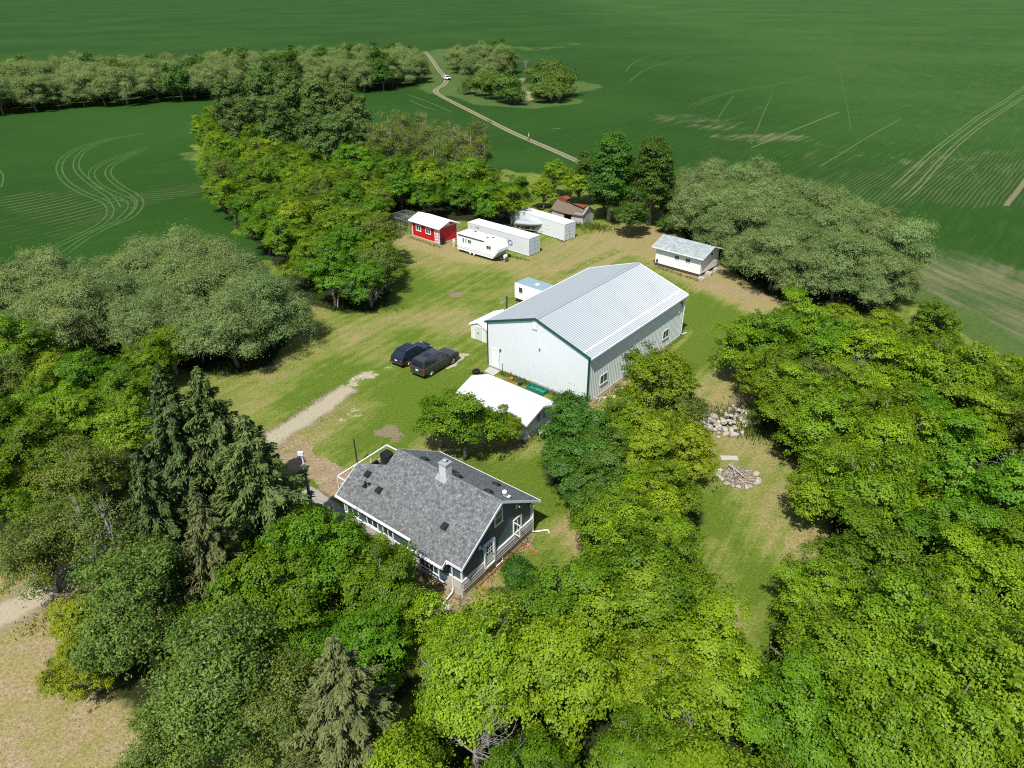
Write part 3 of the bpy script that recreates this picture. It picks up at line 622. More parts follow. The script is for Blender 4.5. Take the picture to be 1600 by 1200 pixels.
    MB().box(xr - .02, xr + .09, -hw - .1, hw + .07, 1.40, 1.52).box(xe, xr - .02, -hw - .1, -hw + .02, 1.42, 1.5).build('belt_trim', TRIM, t)
    for x, y in ((xr, -hw), (xr, hw), (xe, -hw)):
        MB().box(x - .1, x + .03, y - .03 if y < 0 else y - .1, y + .1 if y < 0 else y + .03, 1.52, wy).build('corner_trim', TRIM, t)
    # roof: front slope reaches over the lower left wing, with the deck notch cut out
    roof = MB().slab([(0, -w, he), (0, 0, hr), (-9.55, 0, hr), (-9.6, -1.18, fz(1.18)), (-11.9, -1.9, fz(1.9)), (-11.96, -w, he)][::-1], .16)
    roof.slab([(0, 0, hr), (0, w, he), (-9.55, w, he), (-9.55, 0, hr)][::-1], .16)
    roof.slab([(-4.45, -w - .42, he - .27), (-1.3, -w - .42, he - .27), (-1.3, -w + .0, he + .006), (-4.45, -w + .0, he + .006)], .14)
    ro = roof.build('roof', SH, t)
    MB().prism([(-.17, hr - .07), (0, hr + .05), (.17, hr - .07), (.17, hr - .09), (0, hr + .02), (-.17, hr - .09)], 'x', -9.55, -.002).build('ridge_cap', SH, ro)
    f = MB()
    def edge(p, q, hgt=.2, wd=.04):
        p, q = Vector(p), Vector(q); d = (q - p).normalized(); s = Vector((-d.y, d.x, 0)).normalized() * wd
        f.slab([p, q, q + s, p + s], hgt)
    edge((-11.96, -w - .04, he + .01), (-4.46, -w - .04, he + .01)); edge((-4.49, -w - .46, he - .26), (-1.26, -w - .46, he - .26)); edge((-1.3, -w - .04, he + .01), (.04, -w - .04, he + .01))
    edge((-4.45, -w - .42, he - .262), (-4.45, -w, he + .012)); edge((-1.30, -w - .42, he - .262), (-1.30, -w, he + .012))
    edge((.005, -w, he + .012), (.005, 0, hr + .012)); edge((.005, 0, hr + .012), (.005, w, he + .012)); edge((.04, w + .04, he + .01), (-9.55, w + .04, he + .01)); edge((-9.55, w, he + .012), (-9.55, 0, hr + .012), .2, .035); edge((-11.96, -1.9, fz(1.9) + .01), (-11.96, -w, he + .012), .2, -.0 + .035)
    f.build('fascia', TRIM, ro)
    for y in (1.9, 3.55):                               # small white brackets under the right gable edge
        MB().box(xr + .02, xr + .36, y - .04, y + .04, fz(y) - .62, fz(y) - .54).box(xr + .02, xr + .1, y - .04, y + .04, fz(y) - .9, fz(y) - .55).build('eave_bracket', TRIM, t)
    # roof furniture
    def on(x, y): return (x, y, fz(y))
    def tilt(o, y, x):
        o.location = (x, y, fz(y)); o.rotation_euler = (math.atan(sl) * (1 if y < 0 else -1), 0, 0)
    for x, y in ((-10.52, -2.2), (-8.88, -2.69), (-2.74, -2.66)):
        o = MB().box(-.24, .24, -.26, .26, 0, .04).prism([(-.2, .04), (.2, .04), (.2, .12), (-.2, .2)], 'x', -.2, .2).build('roof_vent', BLACK, ro); tilt(o, y, x)
    for x, y in ((-7.51, .58), (-4.25, .48), (-1.61, .52), (-2.87, 2.87)):
        o = MB().tube([(0, 0, .0), (0, 0, .1), (0, 0, .16)], [.28, .30, .12], 14).box(-.33, .33, -.3, .3, -.004, .012).build('turtle_vent', BLACK, ro, True); tilt(o, y, x)
    MB().tube([(-10.13, -2.83, fz(2.83) - .05), (-10.13, -2.83, fz(2.83) + .35)], .07).box(-10.32, -9.94, -3.0, -2.66, fz(2.83) - .12, fz(2.83) + .03).box(-10.0, -9.8, -2.75, -2.6, fz(2.7), fz(2.7) + .15).build('vent_pipe', BLACK, ro)
    WB = paint('white_brick', (.62, .61, .60), .7, .5, (.42, .38, .36), 6, 0, .3, .2)
    ch = MB().box(-5.28, -4.68, -.28, .32, 5.3, 6.55).build('chimney', WB, ro)
    MB().box(-5.33, -4.63, -.33, .37, 6.55, 6.63).build('cap', paint('chimney_cap', (.3, .3, .3), .6, .5), ch)
    MB().tube([(-4.98, .02, 6.63), (-4.98, .02, 6.82), (-4.98, .02, 6.84), (-4.98, .02, 6.94)], [.14, .14, .2, .12], 12).build('flue', paint('flue_metal', (.6, .61, .62), .3, .2, None, 2, .8), ch)
    MB().slab([(-5.45, -.62, fz(.62) + .03), (-4.5, -.62, fz(.62) + .03), (-4.5, -.28, fz(.28) + .03), (-5.45, -.28, fz(.28) + .03)], .03).build('flashing', paint('flashing', (.45, .47, .48), .4, .3, None, 2, .6), ch)
    MB().tube([(-.75, 1.15, fz(1.15) - .03), (-.75, 1.15, fz(1.15) + .42)], .025).tube([(-.75, 1.13, fz(1.15) + .36), (-.73, 1.08, fz(1.15) + .46)], [.02, .15], 14).box(-.95, -.5, 1.1, 1.5, fz(1.3) + .02, fz(1.3) + .05).build('satellite_dish', TRIM, ro)
    # gable end
    window(t, '+x', xr, -.34, .34, 3.7, 4.75, 0, 1, .1, TRIM, GLASS, .06)
    cw = window(t, '+x', xr, 1.68, 2.45, 1.56, 2.68, 1, 0, .1, TRIM, GLASS, .06)
    MB().box(xr + .05, xr + .62, 1.58, 1.62, 1.6, 1.66).box(xr + .05, xr + .62, 1.58, 1.62, 2.6, 2.66).box(xr + .05, xr + .1, 1.58, 1.62, 1.66, 2.6).box(xr + .57, xr + .62, 1.58, 1.62, 1.66, 2.6).build('open_sash', TRIM, cw)
    d = MB().box(xr + .02, xr + .1, -1.5, -.66, .95, 2.78).build('door', paint('door_paint', (.62, .70, .72), .5, .2), t)
    fr = MB().box(xr + .01, xr + .15, -1.64, -1.5, .8, 2.92).box(xr + .01, xr + .15, -.66, -.52, .8, 2.92).box(xr + .01, xr + .15, -1.5, -.66, 2.78, 2.92).box(xr + .01, xr + .18, -1.5, -.66, .8, .95).build('frame', TRIM, d)
    gl = MB().box(xr + .09, xr + .106, -1.36, -.80, 1.85, 2.6).build('pane', GLASS, d)
    mu = MB()
    for k in range(1, 3): mu.box(xr + .1, xr + .12, -1.36 + k * .187 - .015, -1.36 + k * .187 + .015, 1.85, 2.6); mu.box(xr + .1, xr + .119, -1.36, -.80, 1.85 + k * .25 - .015, 1.85 + k * .25 + .015)
    mu.build('muntin', TRIM, d); MB().box(xr + .1, xr + .16, -.78, -.72, 1.6, 1.66).build('handle', DARK, d)
    MB().tube([(xr + .02, -1.95, 3.0), (xr + .2, -1.95, 3.05), (xr + .22, -1.9, 2.95)], .05).box(xr, xr + .06, -2.05, -1.85, 2.85, 3.1).build('wall_lamp', TRIM, t)
    window(t, '+x', xr + .04, -.36, .3, .15, .5, 0, 0, .05, TRIM, GLASS, .05)
    # front: bay under the bumped-out eave, and three windows
    bay = MB().prism([(-4.15, -hw), (-3.75, -hw - .42), (-2.0, -hw - .42), (-1.6, -hw)], 'z', .95, 2.74).build('bay', BLUE, t)
    window(bay, '-y', -hw - .42, -3.65, -2.1, 1.35, 2.55, 3, 1, .07)
    for x in (-3.76, -2.06): MB().box(x, x + .07, -hw - .47, -hw - .425, 1.0, 2.7).build('corner_trim', TRIM, bay)
    MB().box(-4.1, -1.65, -hw - .48, -hw - .425, .93, 1.02).build('sill', TRIM, bay)
    for a0, a1 in ((-7.6, -6.7), (-9.2, -8.2)): window(t, '-y', -hw, a0, a1, 1.6, 2.5, 1, 0, .09)
    window(t, '-y', -hw, -11.3, -10.2, 1.55, 2.45, 1, 0, .09)
    # gutters, downspouts
    MB().box(-11.9, -4.5, -w - .15, -w - .045, he - .1, he + .0).box(-4.42, -1.34, -w - .57, -w - .47, he - .37, he - .27).build('gutter', TRIM, ro)
    MB().tube([(-1.2, -w - .1, he - .15), (-1.15, -hw - .12, he - .45), (-1.15, -hw - .12, .55), (-1.1, -hw - .3, .3), (-.98, -5.35, .08)], .05, 6).build('downspout', TRIM, t)
    MB().tube([(-.35, w + .06, he - .1), (-.36, hw + .09, he - .4), (-.36, hw + .09, .2), (-.25, hw + .25, .12), (.35, 4.75, .08), (.6, 4.55, .08)], .055, 6).build('downspout', TRIM, t)
    # deck in the left corner with white rail
    dk = MB().box(-14.7, -9.22, -.3, 3.3, .86, .95)
    for x in (-14.6, -12, -9.5):
        for y in (-.2, 3.2): dk.box(x - .06, x + .06, y - .06, y + .06, -.05, .86)
    dk = dk.build('deck', paint('deck_boards', (.2, .19, .18), .8, .4), t)
    r = MB().box(-14.76, -14.66, -1.9, 3.33, 1.93, 2.01).box(-14.66, -9.25, 3.25, 3.33, 1.93, 2.01).box(-14.75, -11.9, -1.9, -1.82, 1.93, 2.01)
    for y in (-1.86, -.2, 1.5, 3.29): r.box(-14.75, -14.67, y - .04, y + .04, .3 if y < -.3 else .95, 1.93)
    for x in (-13, -11.3): r.box(x, x + .08, 3.25, 3.33, .95, 1.93)
    r.box(-14.73, -14.69, -1.8, 3.25, 1.1, 1.14).build('railing', TRIM, dk)
house()
def onhouse(x, y, z=0):
    a = R(-37.73); return (-.628 + math.cos(a) * x - math.sin(a) * y, 34.153 + math.sin(a) * x + math.cos(a) * y, z)
q = thing('covered_barbecue', onhouse(-13.95, 2.55, .95), R(-37.73), 'black covered barbecue standing at the corner of the house deck', 'barbecue')
MB().prism([(-.5, 0), (.5, 0), (.47, .95), (.3, 1.1), (-.3, 1.1), (-.47, .95)], 'y', -.34, .34).build('cover', BLACK, q, bevel=.05)
MB().box(.5, .85, -.28, .28, .72, .78).build('side_shelf', DARK, q)
q = thing('patio_sofa', onhouse(-13.75, .75, .95), R(-37.73 + 90), 'low black patio sofa along the white deck railing', 'sofa')
MB().box(-.9, .9, -.4, .4, .1, .42).build('seat', BLACK, q, bevel=.03); MB().box(-.9, .9, .26, .42, .42, .8).build('backrest', BLACK, q, bevel=.03)
for x in (-.95, .8): MB().box(x, x + .15, -.4, .4, .1, .62).build('armrest', BLACK, q, bevel=.02)
# orange garden boards along the gable end
q = thing('garden_border', onhouse(0, 0, 0), R(-37.73), 'rusty orange board edging a bed along the house gable wall', 'garden edging')
MB().box(-.24, -.19, -2.5, 2.35, -.03, .17).build('long_board', ORANGE, q); MB().box(-.24, 1.2, -2.56, -2.5, -.03, .16).build('short_board', ORANGE, q); MB().box(-.24, 1.2, 2.35, 2.41, -.03, .16).build('short_board', ORANGE, q)
q = MB().prism([(.0, .0), (.5, .1), (.62, .45), (.3, .62), (-.05, .4)], 'z', -.01, .05).build('paving_stone', CONC); q.location = G(690, 955) ; tag(q, 'pale flat paving stone in the grass below the house corner', 'paving stone')

# ---- white shed on skids
def wshed():
    t = thing('white_shed', (27.28, 88.37), -.75, 'white shed with mossy grey roof raised on skids by the willows', 'shed')
    m_, n, l, b = new_mat('old_shingles'); v = coords(n, l); br = n.new('ShaderNodeTexBrick'); l.new(v, br.inputs['Vector']); br.inputs['Scale'].default_value = 1; br.inputs['Brick Width'].default_value = .35; br.inputs['Row Height'].default_value = .16; br.inputs['Mortar Size'].default_value = .01
    br.inputs['Color1'].default_value = (.23, .26, .26, 1); br.inputs['Color2'].default_value = (.36, .40, .40, 1); br.inputs['Mortar'].default_value = (.16, .18, .18, 1)
    c = mix(n, l, smooth(n, l, noise(n, l, v, .9, 5, .7), .45, .75, 0, .6), br.outputs['Color'], (.17, .20, .16)); l.new(c, b.inputs['Base Color']); b.inputs['Roughness'].default_value = .95
    W2 = paint('white_boards', (.80, .80, .79), .6, .25, (.6, .59, .56), .9)
    gable_shed(t, -7.45, -.44, 2.38, .42, 2.76, 3.79, .44, .49, W2, m_, TRIM, 0, .08)
    for y in (-2.2, 0, 2.2): MB().box(-7.6, -.3, y - .1, y + .1, .12, .42).build('skid', paint('skid_timber', (.10, .06, .045), .9, .5), t)
    for a0, a1 in ((-4.44, -3.8), (-2.74, -2.08)): window(t, '-y', -2.38, a0, a1, 1.68, 2.15, 1, 0, .03, W2, GLASS, .03)
    window(t, '+x', -.44, .1, .6, 2.4, 2.75, 0, 0, .03, W2, GLASS, .03)
    MB().box(-7.28, -7.0, -2.42, -2.381, .5, .95).build('vent', DARK, t)
wshed()
for i, (x, y) in enumerate(((25.5, 86.4), (26.8, 87.75), (28.25, 89.1))):
    o = MB().box(-.45, .45, -.35, .35, -.02, .16 + .2 * (i > 0)).box(-.4, .42, -.3, .33, .16 + .2 * (i > 0), .24 + .22 * (i > 0)).build('concrete_block', CONC, None, False, .02); o.location = (x, y, 0); o.rotation_euler = (0, 0, -.75 + .1 * i)
    tag(o, ('low concrete block by the near corner of the white shed', 'middle concrete block beside the white shed end', 'pale concrete block at the back corner of the white shed')[i], 'concrete block')

# ---- red shed
def rshed():
    t = thing('red_shed', (-9.26, 101.83), -.75, 'bright red shed with white metal roof and white trim', 'shed')
    RED = paint('red_boards', (.52, .006, .012), .5, .25, (.34, .008, .012), 1)
    RR = paint('white_roof_metal', (.84, .84, .83), .4, .1)
    gable_shed(t, -6.75, -.52, 1.82, .2, 2.59, 3.41, .45, .39, RED, RR, TRIM, .25, .07)
    MB().box(-6.78, -.5, -1.84, 1.84, .06, .24).build('sill_beam', paint('sill_timber', (.55, .47, .4), .8, .4), t)
    for x, y in ((-6.75, -1.82), (-.52, -1.82), (-.52, 1.82)): MB().box(x - .06, x + .06, y - .06, y + .06, .2, 2.62).build('corner_trim', TRIM, t)
    for a0, a1 in ((-5.75, -4.8), (-3.5, -2.55)): window(t, '-y', -1.82, a0, a1, 1.25, 1.95, 1, 0, .12)
    d = MB().box(-1.52, -.72, -1.88, -1.83, .24, 2.15).build('door', TRIM, t)
    for k in range(4): MB().box(-1.38, -.86, -1.9, -1.881, .42 + k * .44, .62 + k * .44).build('panel', paint('door_panel', (.25, .24, .23), .6, .2), d)
    MB().prism([(-.5, 2.72), (.5, 2.72), (0, 3.12)], 'x', -.52, -.47).build('gable_panel', TRIM, t)
    MB().box(-.52, -.48, -1.8, 1.8, 2.52, 2.6).build('gable_trim', TRIM, t)
rshed()
def kennel():
    t = thing('wire_kennel', (-9.26, 101.83), -.75, 'wire mesh dog run with pipe frame behind the red shed', 'dog run')
    PIPE = paint('galvanised_pipe', (.5, .52, .52), .4, .3, None, 2, .6); x0, x1, y0, y1, z = -13.4, -7.2, -1.6, 2.4, 2.0
    f = MB(); xs = (x0, -10.3, x1)
    for zz in (.08, 1.05, z):
        for y in (y0, y1): f.tube([(x0, y, zz), (x1, y, zz)], .028, 6)
        for x in (x0, x1): f.tube([(x, y0, zz), (x, y1, zz)], .028, 6)
    f.tube([(x0, .35, z), (x1, .35, z)], .028, 6); f.tube([(-10.3, y0, z), (-10.3, y1, z)], .028, 6)
    for x in xs:
        for y in (y0, .35, y1): f.tube([(x, y, -.05), (x, y, z)], .03, 6)
    f.build('pipe_frame', PIPE, t)
    m_, n, l, b = new_mat('wire_mesh'); b.inputs['Base Color'].default_value = (.42, .44, .44, 1); b.inputs['Metallic'].default_value = .5
    g = MB(); st = .3
    for y in (y0, y1):
        k = x0
        while k < x1: g.tube([(k, y, .08), (k, y, z)], .004, 3, cap=False); k += st
        for q_ in range(1, 7): g.tube([(x0, y, q_ * .29), (x1, y, q_ * .29)], .004, 3, cap=False)
    k = y0
    while k < y1:
        g.tube([(x0, k, .08), (x0, k, z)], .004, 3, cap=False); g.tube([(x0, k, z), (x1, k, z)], .004, 3, cap=False); k += st
    k = x0
    while k < x1: g.tube([(k, y0, z), (k, y1, z)], .004, 3, cap=False); k += st
    g.build('mesh_panel', m_, t)
kennel()
q = thing('refuse_bin', G(691, 382), -.75, 'black wheeled refuse bin beside the red shed corner', 'bin')
MB().loft([[(-.24, -.26, .1), (.24, -.26, .1), (.24, .26, .1), (-.24, .26, .1)], [(-.3, -.34, .95), (.3, -.34, .95), (.3, .34, .95), (-.3, .34, .95)]]).build('bin_body', BLACK, q)
MB().slab([(-.33, -.38, 1.0), (.33, -.38, 1.0), (.33, .4, 1.06), (-.33, .4, 1.06)], .06).build('lid', BLACK, q)
for x in (-.29, .25): MB().tube([(x, .24, .1), (x + .04, .24, .1)], .1, 12).build('wheel', DARK, q)
q = thing('power_pedestal', (-8.6, 99.9), -.75, 'white electric hookup post between the red shed and trailer', 'power post')
MB().box(-.06, .06, -.06, .06, -.02, 1.3).build('post', TRIM, q); MB().box(-.16, .18, -.12, .12, .7, 1.1).build('meter_box', TRIM, q)

# ---- shipping containers
def text_mesh(body, size, mat, parent, M, name='lettering'):
    cu = bpy.data.curves.new('txt', 'FONT'); cu.body = body; cu.size = size; cu.extrude = .004; cu.align_x = 'LEFT'
    to = bpy.data.objects.new('txt', cu); C.objects.link(to)
    me = bpy.data.meshes.new_from_object(to.evaluated_get(bpy.context.evaluated_depsgraph_get())); bpy.data.objects.remove(to)
    me.name = name; me.materials.clear(); me.materials.append(mat); o = bpy.data.objects.new(name, me); C.objects.link(o); o.parent = parent; o.matrix_local = M
    return o
def container(loc, rz, label, body_mat, L, letters, size, tmat, marks=None, door_mat=None, zl=.95):
    """local y runs away from the doors, local x across; side facing -x carries the writing"""
    t = thing('shipping_container', loc, rz, label, 'container', 'shipping containers'); W, z0, z1 = 2.44, .1, 2.69
    m = MB()
    m.ribs(lambda u: (.02, L - .15 - u, z0 + .14), lambda u: (.02, L - .15 - u, z1 - .1), (-1, 0, 0), L - .3, .28, .025); m.ribs(lambda u: (W - .02, .15 + u, z0 + .14), lambda u: (W - .02, .15 + u, z1 - .1), (1, 0, 0), L - .3, .28, .025)
    m.box(.03, W - .03, .08, L - .03, z0 + .1, z1 - .06)
    m.build('body', body_mat, t)
    f = MB()
    for x in (-.01, W - .14):
        for y in (0, L - .15): f.box(x, x + .15, y, y + .15, z0, z1)
        f.box(x, x + .13, .15, L - .15, z0, z0 + .14); f.box(x, x + .13, .15, L - .15, z1 - .11, z1)
    for y in (0, L - .14): f.box(.14, W - .14, y, y + .14, z0, z0 + .14); f.box(.14, W - .14, y, y + .14, z1 - .12, z1)
    f.build('frame', door_mat or body_mat, t)
    r = MB(); r.ribs(lambda u: (.12, .14 + u, z1 - .02), lambda u: (W - .14, .14 + u, z1 - .02), (0, 0, 1), L - .28, .35, .02); r.build('roof', CROOF, t)
    for x0, x1 in ((.16, W / 2 - .01), (W / 2 + .01, W - .16)):
        d = MB().box(x0, x1, .02, .07, z0 + .16, z1 - .14).build('door', DOORM, t)
        for k in range(4):
            zc = z0 + .22 + k * .56; MB().box(x0 + .12, x0 + .5, -.002, .02, zc, zc + .44).box(x0 + .62, x1 - .08, -.002, .02, zc, zc + .44).build('panel', DPAN, d)
        for x in (x0 + .06, x0 + .56): MB().tube([(x, -.02, z0 + .1), (x, -.02, z1 - .1)], .022, 6).build('lock_rod', DPAN, d)
    if letters:
        n_ = len(letters); sp = 1.18; c0 = 6.2 + sp * (n_ - 1) / 2
        for i, chh in enumerate(letters):
            M = Matrix(((0, 0, -1, -.032), (-1, 0, 0, c0 - i * sp + .28), (0, 1, 0, zl), (0, 0, 0, 1))); text_mesh(chh, size, tmat, t, M)
    for body, y, z, s in marks or ():
        text_mesh(body, s, tmat, t, Matrix(((0, 0, -1, -.032), (-1, 0, 0, y), (0, 1, 0, z), (0, 0, 0, 1))))
    return t
CROOF = paint('container_roof', (.70, .685, .675), .6, .4, (.56, .50, .47), .7)
DOORM = paint('container_door', (.34, .42, .47), .6, .4, (.25, .28, .3), 1.5); DPAN = paint('container_panel', (.58, .64, .67), .5, .3, (.45, .48, .5), 2)
CB = paint('container_grey', (.60, .62, .62), .55, .35, (.50, .46, .42), .8); CB2 = paint('container_grey_two', (.66, .68, .68), .55, .3, (.52, .49, .45), .9)
NAVY = paint('navy_letter', (.08, .15, .28), .6, .3, (.2, .25, .3)); WLET = paint('white_letter', (.84, .84, .84), .6, .2)
container((2.592, 95.37), .845, 'long grey shipping container with blue letters behind the travel trailer', CB, 12.4, 'COSCO', 1.18, NAVY, (('CUBE', 10.8, 2.12, .34), ('I', 11.72, 2.0, .5)))
container((8.155, 102.04), .742, 'grey shipping container with white letters, farther right than the blue-lettered one', CB2, 12.2, 'COSCO', 1.05, WLET, zl=1.12)

# ---- travel trailer
def wheel(parent, x, y, z, r, w, ax='y', hub=None):
    """tyre with rim; axle along local y"""
    pr = [(-w / 2, r * .62), (-w / 2, r * .9), (-w * .36, r), (w * .36, r), (w / 2, r * .9), (w / 2, r * .62)]
    N = 20; rings = []
    for k in range(N + 1):
        an = 2 * math.pi * k / N; rings.append([(x + math.cos(an) * q, y + o, z + math.sin(an) * q) for o, q in pr])
    t = MB().loft(rings, cap=False, closed=False).build('tyre', BLACK, parent, True)
    rm = MB(); s = 1
    for o in (-w * .42, w * .42):
        ring = [(x + math.cos(2 * math.pi * k / N) * r * .63, y + o, z + math.sin(2 * math.pi * k / N) * r * .63) for k in range(N)]; rm.poly(ring)
        s_ = 1 if o > 0 else -1
        for k in range(5):
            an = 2 * math.pi * k / 5; c_, s2 = math.cos(an), math.sin(an)
            rm.tube([(x + c_ * r * .12, y + o + s_ * .012, z + s2 * r * .12), (x + c_ * r * .58, y + o + s_ * .012, z + s2 * r * .58)], r * .09, 5)
    rm.build('rim', hub or ALLOY, parent)
ALLOY = paint('alloy', (.42, .43, .44), .35, .2, None, 3, .7)
def rv():
    t = thing('travel_trailer', (-7.98, 97.81), -.70, 'long white travel trailer parked before the grey container', 'trailer')
    L, W = 7.58, 2.39
    RV = paint('trailer_skin', (.80, .81, .82), .35, .12, (.66, .67, .66)); RVD = paint('trailer_skirt', (.40, .45, .44), .5, .3)
    side = [(0, .72), (7.0, .62), (7.4, .95), (7.95, 1.6), (7.95, 1.95), (7.5, 2.78), (7.25, 2.93), (.12, 2.93), (0, 2.8)]
    MB().prism([(p[0], p[1]) for p in side], 'y', 0, W).build('body', RV, t, bevel=.06)
    MB().prism([(0.05, .45), (6.9, .45), (7.1, .62), (7.0, .63), (.05, .73)], 'y', .02, W - .02).build('skirt', RV, t)
    MB().box(.1, 6.9, -.012, -.001, .98, 1.03).box(.1, 7.2, -.012, -.001, .78, .81).build('stripe', RVD, t)
    MB().prism([(7.02, .5), (7.45, .94), (7.98, 1.58), (7.95, 1.62), (7.38, .98), (6.95, .6)], 'y', .05, W - .05).build('front_skirt', RVD, t)
    for a0, a1, z0, z1, mu in ((1.2, 1.42, 1.75, 2.4, 0), (1.75, 1.95, 1.9, 2.35, 0), (2.25, 2.85, 1.85, 2.3, 1), (5.85, 6.65, 1.75, 2.22, 1)): window(t, '-y', 0, a0, a1, z0, z1, mu, 0, .03, RV, GLASS, .03)
    d = MB().box(5.0, 5.66, -.025, -.001, .75, 2.55).build('door', RV, t); MB().box(5.06, 5.12, -.05, -.025, 1.4, 1.5).build('handle', DARK, d)
    MB().box(.3, 5.4, -.09, -.001, 2.66, 2.76).build('awning', DARK, t)
    r = MB()
    for x, y in ((5.1, 1.1), (5.75, 1.6), (2.0, 1.9)): r.box(x - .18, x + .18, y - .18, y + .18, 2.93, 3.0)
    r.build('roof_vent', paint('vent_lid', (.12, .12, .13), .4, .2), t)
    MB().box(3.4, 4.3, .75, 1.5, 2.93, 3.14).build('air_conditioner', RV, t, bevel=.06)
    MB().box(1.2, 1.9, .6, 1.2, 2.93, 2.98).build('roof_hatch', paint('hatch', (.72, .66, .55), .5, .3), t)
    for x in (2.5, 3.3):
        for y in (.16, W - .16): wheel(t, x, y, .33, .33, .22, hub=TRIM)
    MB().tube([(7.0, .5, .5), (8.9, W / 2, .5)], .05, 6).tube([(7.0, W - .5, .5), (8.9, W / 2, .5)], .05, 6).tube([(8.55, W / 2, .0), (8.55, W / 2, .7)], .045, 6).build('hitch', DARK, t)
    for y in (W / 2 - .2, W / 2 + .2): MB().tube([(8.35, y, .55), (8.35, y, .6), (8.35, y, 1.0), (8.35, y, 1.12)], [.12, .16, .16, .08], 12).build('propane_tank', TRIM, t, True)
    MB().box(.3, .45, .2, .35, -.02, .5).box(.3, .45, W - .35, W - .2, -.02, .5).build('jack_stand', DARK, t)
rv()
# ---- white cargo trailer behind the workshop
def cargo():
    t = thing('cargo_trailer', (.38, 79.3), -.72, 'white box trailer with blue-grey roof behind the workshop', 'trailer'); L, W = 5.6, 2.54
    WB_ = paint('cargo_skin', (.82, .82, .81), .4, .12)
    MB().box(0, L, 0, W, .5, 2.5).build('body', WB_, t, bevel=.05)
    MB().box(.08, L - .06, .1, W - .1, 2.5, 2.53).build('roof', paint('cargo_roof', (.23, .33, .36), .5, .4, (.3, .38, .38), 1), t); MB().box(2.4, 2.9, 1.0, 1.5, 2.53, 2.6).build('roof_vent', TRIM, t)
    window(t, '-y', 0, .75, 1.3, 1.45, 2.1, 0, 1, .05, TRIM, GLASS, .03); MB().box(.15, 1.0, .1, .3, .22, .5).build('step', DARK, t)
    for x in (2.5, 3.35):
        for y in (.14, W - .14): wheel(t, x, y, .33, .33, .2)
    MB().box(.3, L, .4, .5, .42, .5).box(.3, L, W - .5, W - .4, .42, .5).tube([(L, .45, .46), (L + 1.1, W / 2, .46)], .05, 6).tube([(L, W - .45, .46), (L + 1.1, W / 2, .46)], .05, 6).box(.1, .2, .1, .2, -.02, .5).box(.1, .2, W - .2, W - .1, -.02, .5).build('frame', DARK, t)
cargo()
q = thing('stove_pipe', (-.55, 73.6), 0, 'black capped chimney pipe standing left of the workshop roof', 'chimney pipe')
MB().tube([(0, 0, -.02), (0, 0, 2.95)], .09, 10).build('pipe', DARK, q); MB().tube([(0, 0, 2.95), (0, 0, 3.0), (0, 0, 3.12)], [.12, .22, .04], 12).build('rain_cap', DARK, q)
q = MB().prism([(0, 0), (1.9, 0), (1.9, .8), (0, .8)], 'z', .05, .12).build('wooden_ramp', WOOD); q.location = (*Sx(-15.0, 10.5), .0); q.rotation_euler = (0, 0, .88); tag(q, 'tan board lying on the concrete apron', 'board')

# ---- grey boat under cover on a trailer between the containers
def boat():
    a = G(795 + 8.9, 345, 1.8); bow = Vector((5.3, 105.7, 0)); st = Vector((.9, 107.6, 0)); d = bow - st; L = d.length; t = thing('covered_boat', st, math.atan2(d.y, d.x), 'grey covered boat with pointed bow on a trailer between the containers', 'boat')
    CV = paint('boat_cover', (.36, .40, .40), .8, .4, (.26, .29, .29), 1.5); HU = paint('boat_hull', (.10, .085, .075), .5, .5, (.25, .22, .2), 2)
    up = []; lo = []
    for k in range(9):
        s = k / 8; w = .95 * (1 - max(0, (s - .45) / .55) ** 1.8) + .02; x = s * L; zt = 1.55 + .15 * s
        up.append([(x, -w, zt - .12), (x, -w * .6, zt + .12), (x, 0, zt + .24 * (1 - s * .6)), (x, w * .6, zt + .12), (x, w, zt - .12), (x, 0, zt - .22)])
        lo.append([(x, -w * .98, zt - .14), (x, w * .98, zt - .14), (x, w * .72, zt - .55 + .25 * s ** 3), (x, 0, zt - .78 + .55 * s ** 3), (x, -w * .72, zt - .55 + .25 * s ** 3)])
    MB().loft(up).build('cover', CV, t, True); MB().loft(lo).build('hull', HU, t, True)
    f = MB(); f.box(-.1, L * .8, -.5, -.42, .5, .58).box(-.1, L * .8, .42, .5, .5, .58).tube([(L * .8, -.46, .54), (L + 1.0, 0, .5)], .04, 6).tube([(L * .8, .46, .54), (L + 1.0, 0, .5)], .04, 6).box(.2, .3, -.9, .9, .5, .85).box(L * .55, L * .55 + .1, -.7, .7, .5, .9).tube([(L + .7, 0, 0), (L + .7, 0, .6)], .04, 6)
    f.build('boat_trailer', WOOD, t)
    for y in (-.95, .95): wheel(t, 1.6, y, .3, .3, .2)
boat()
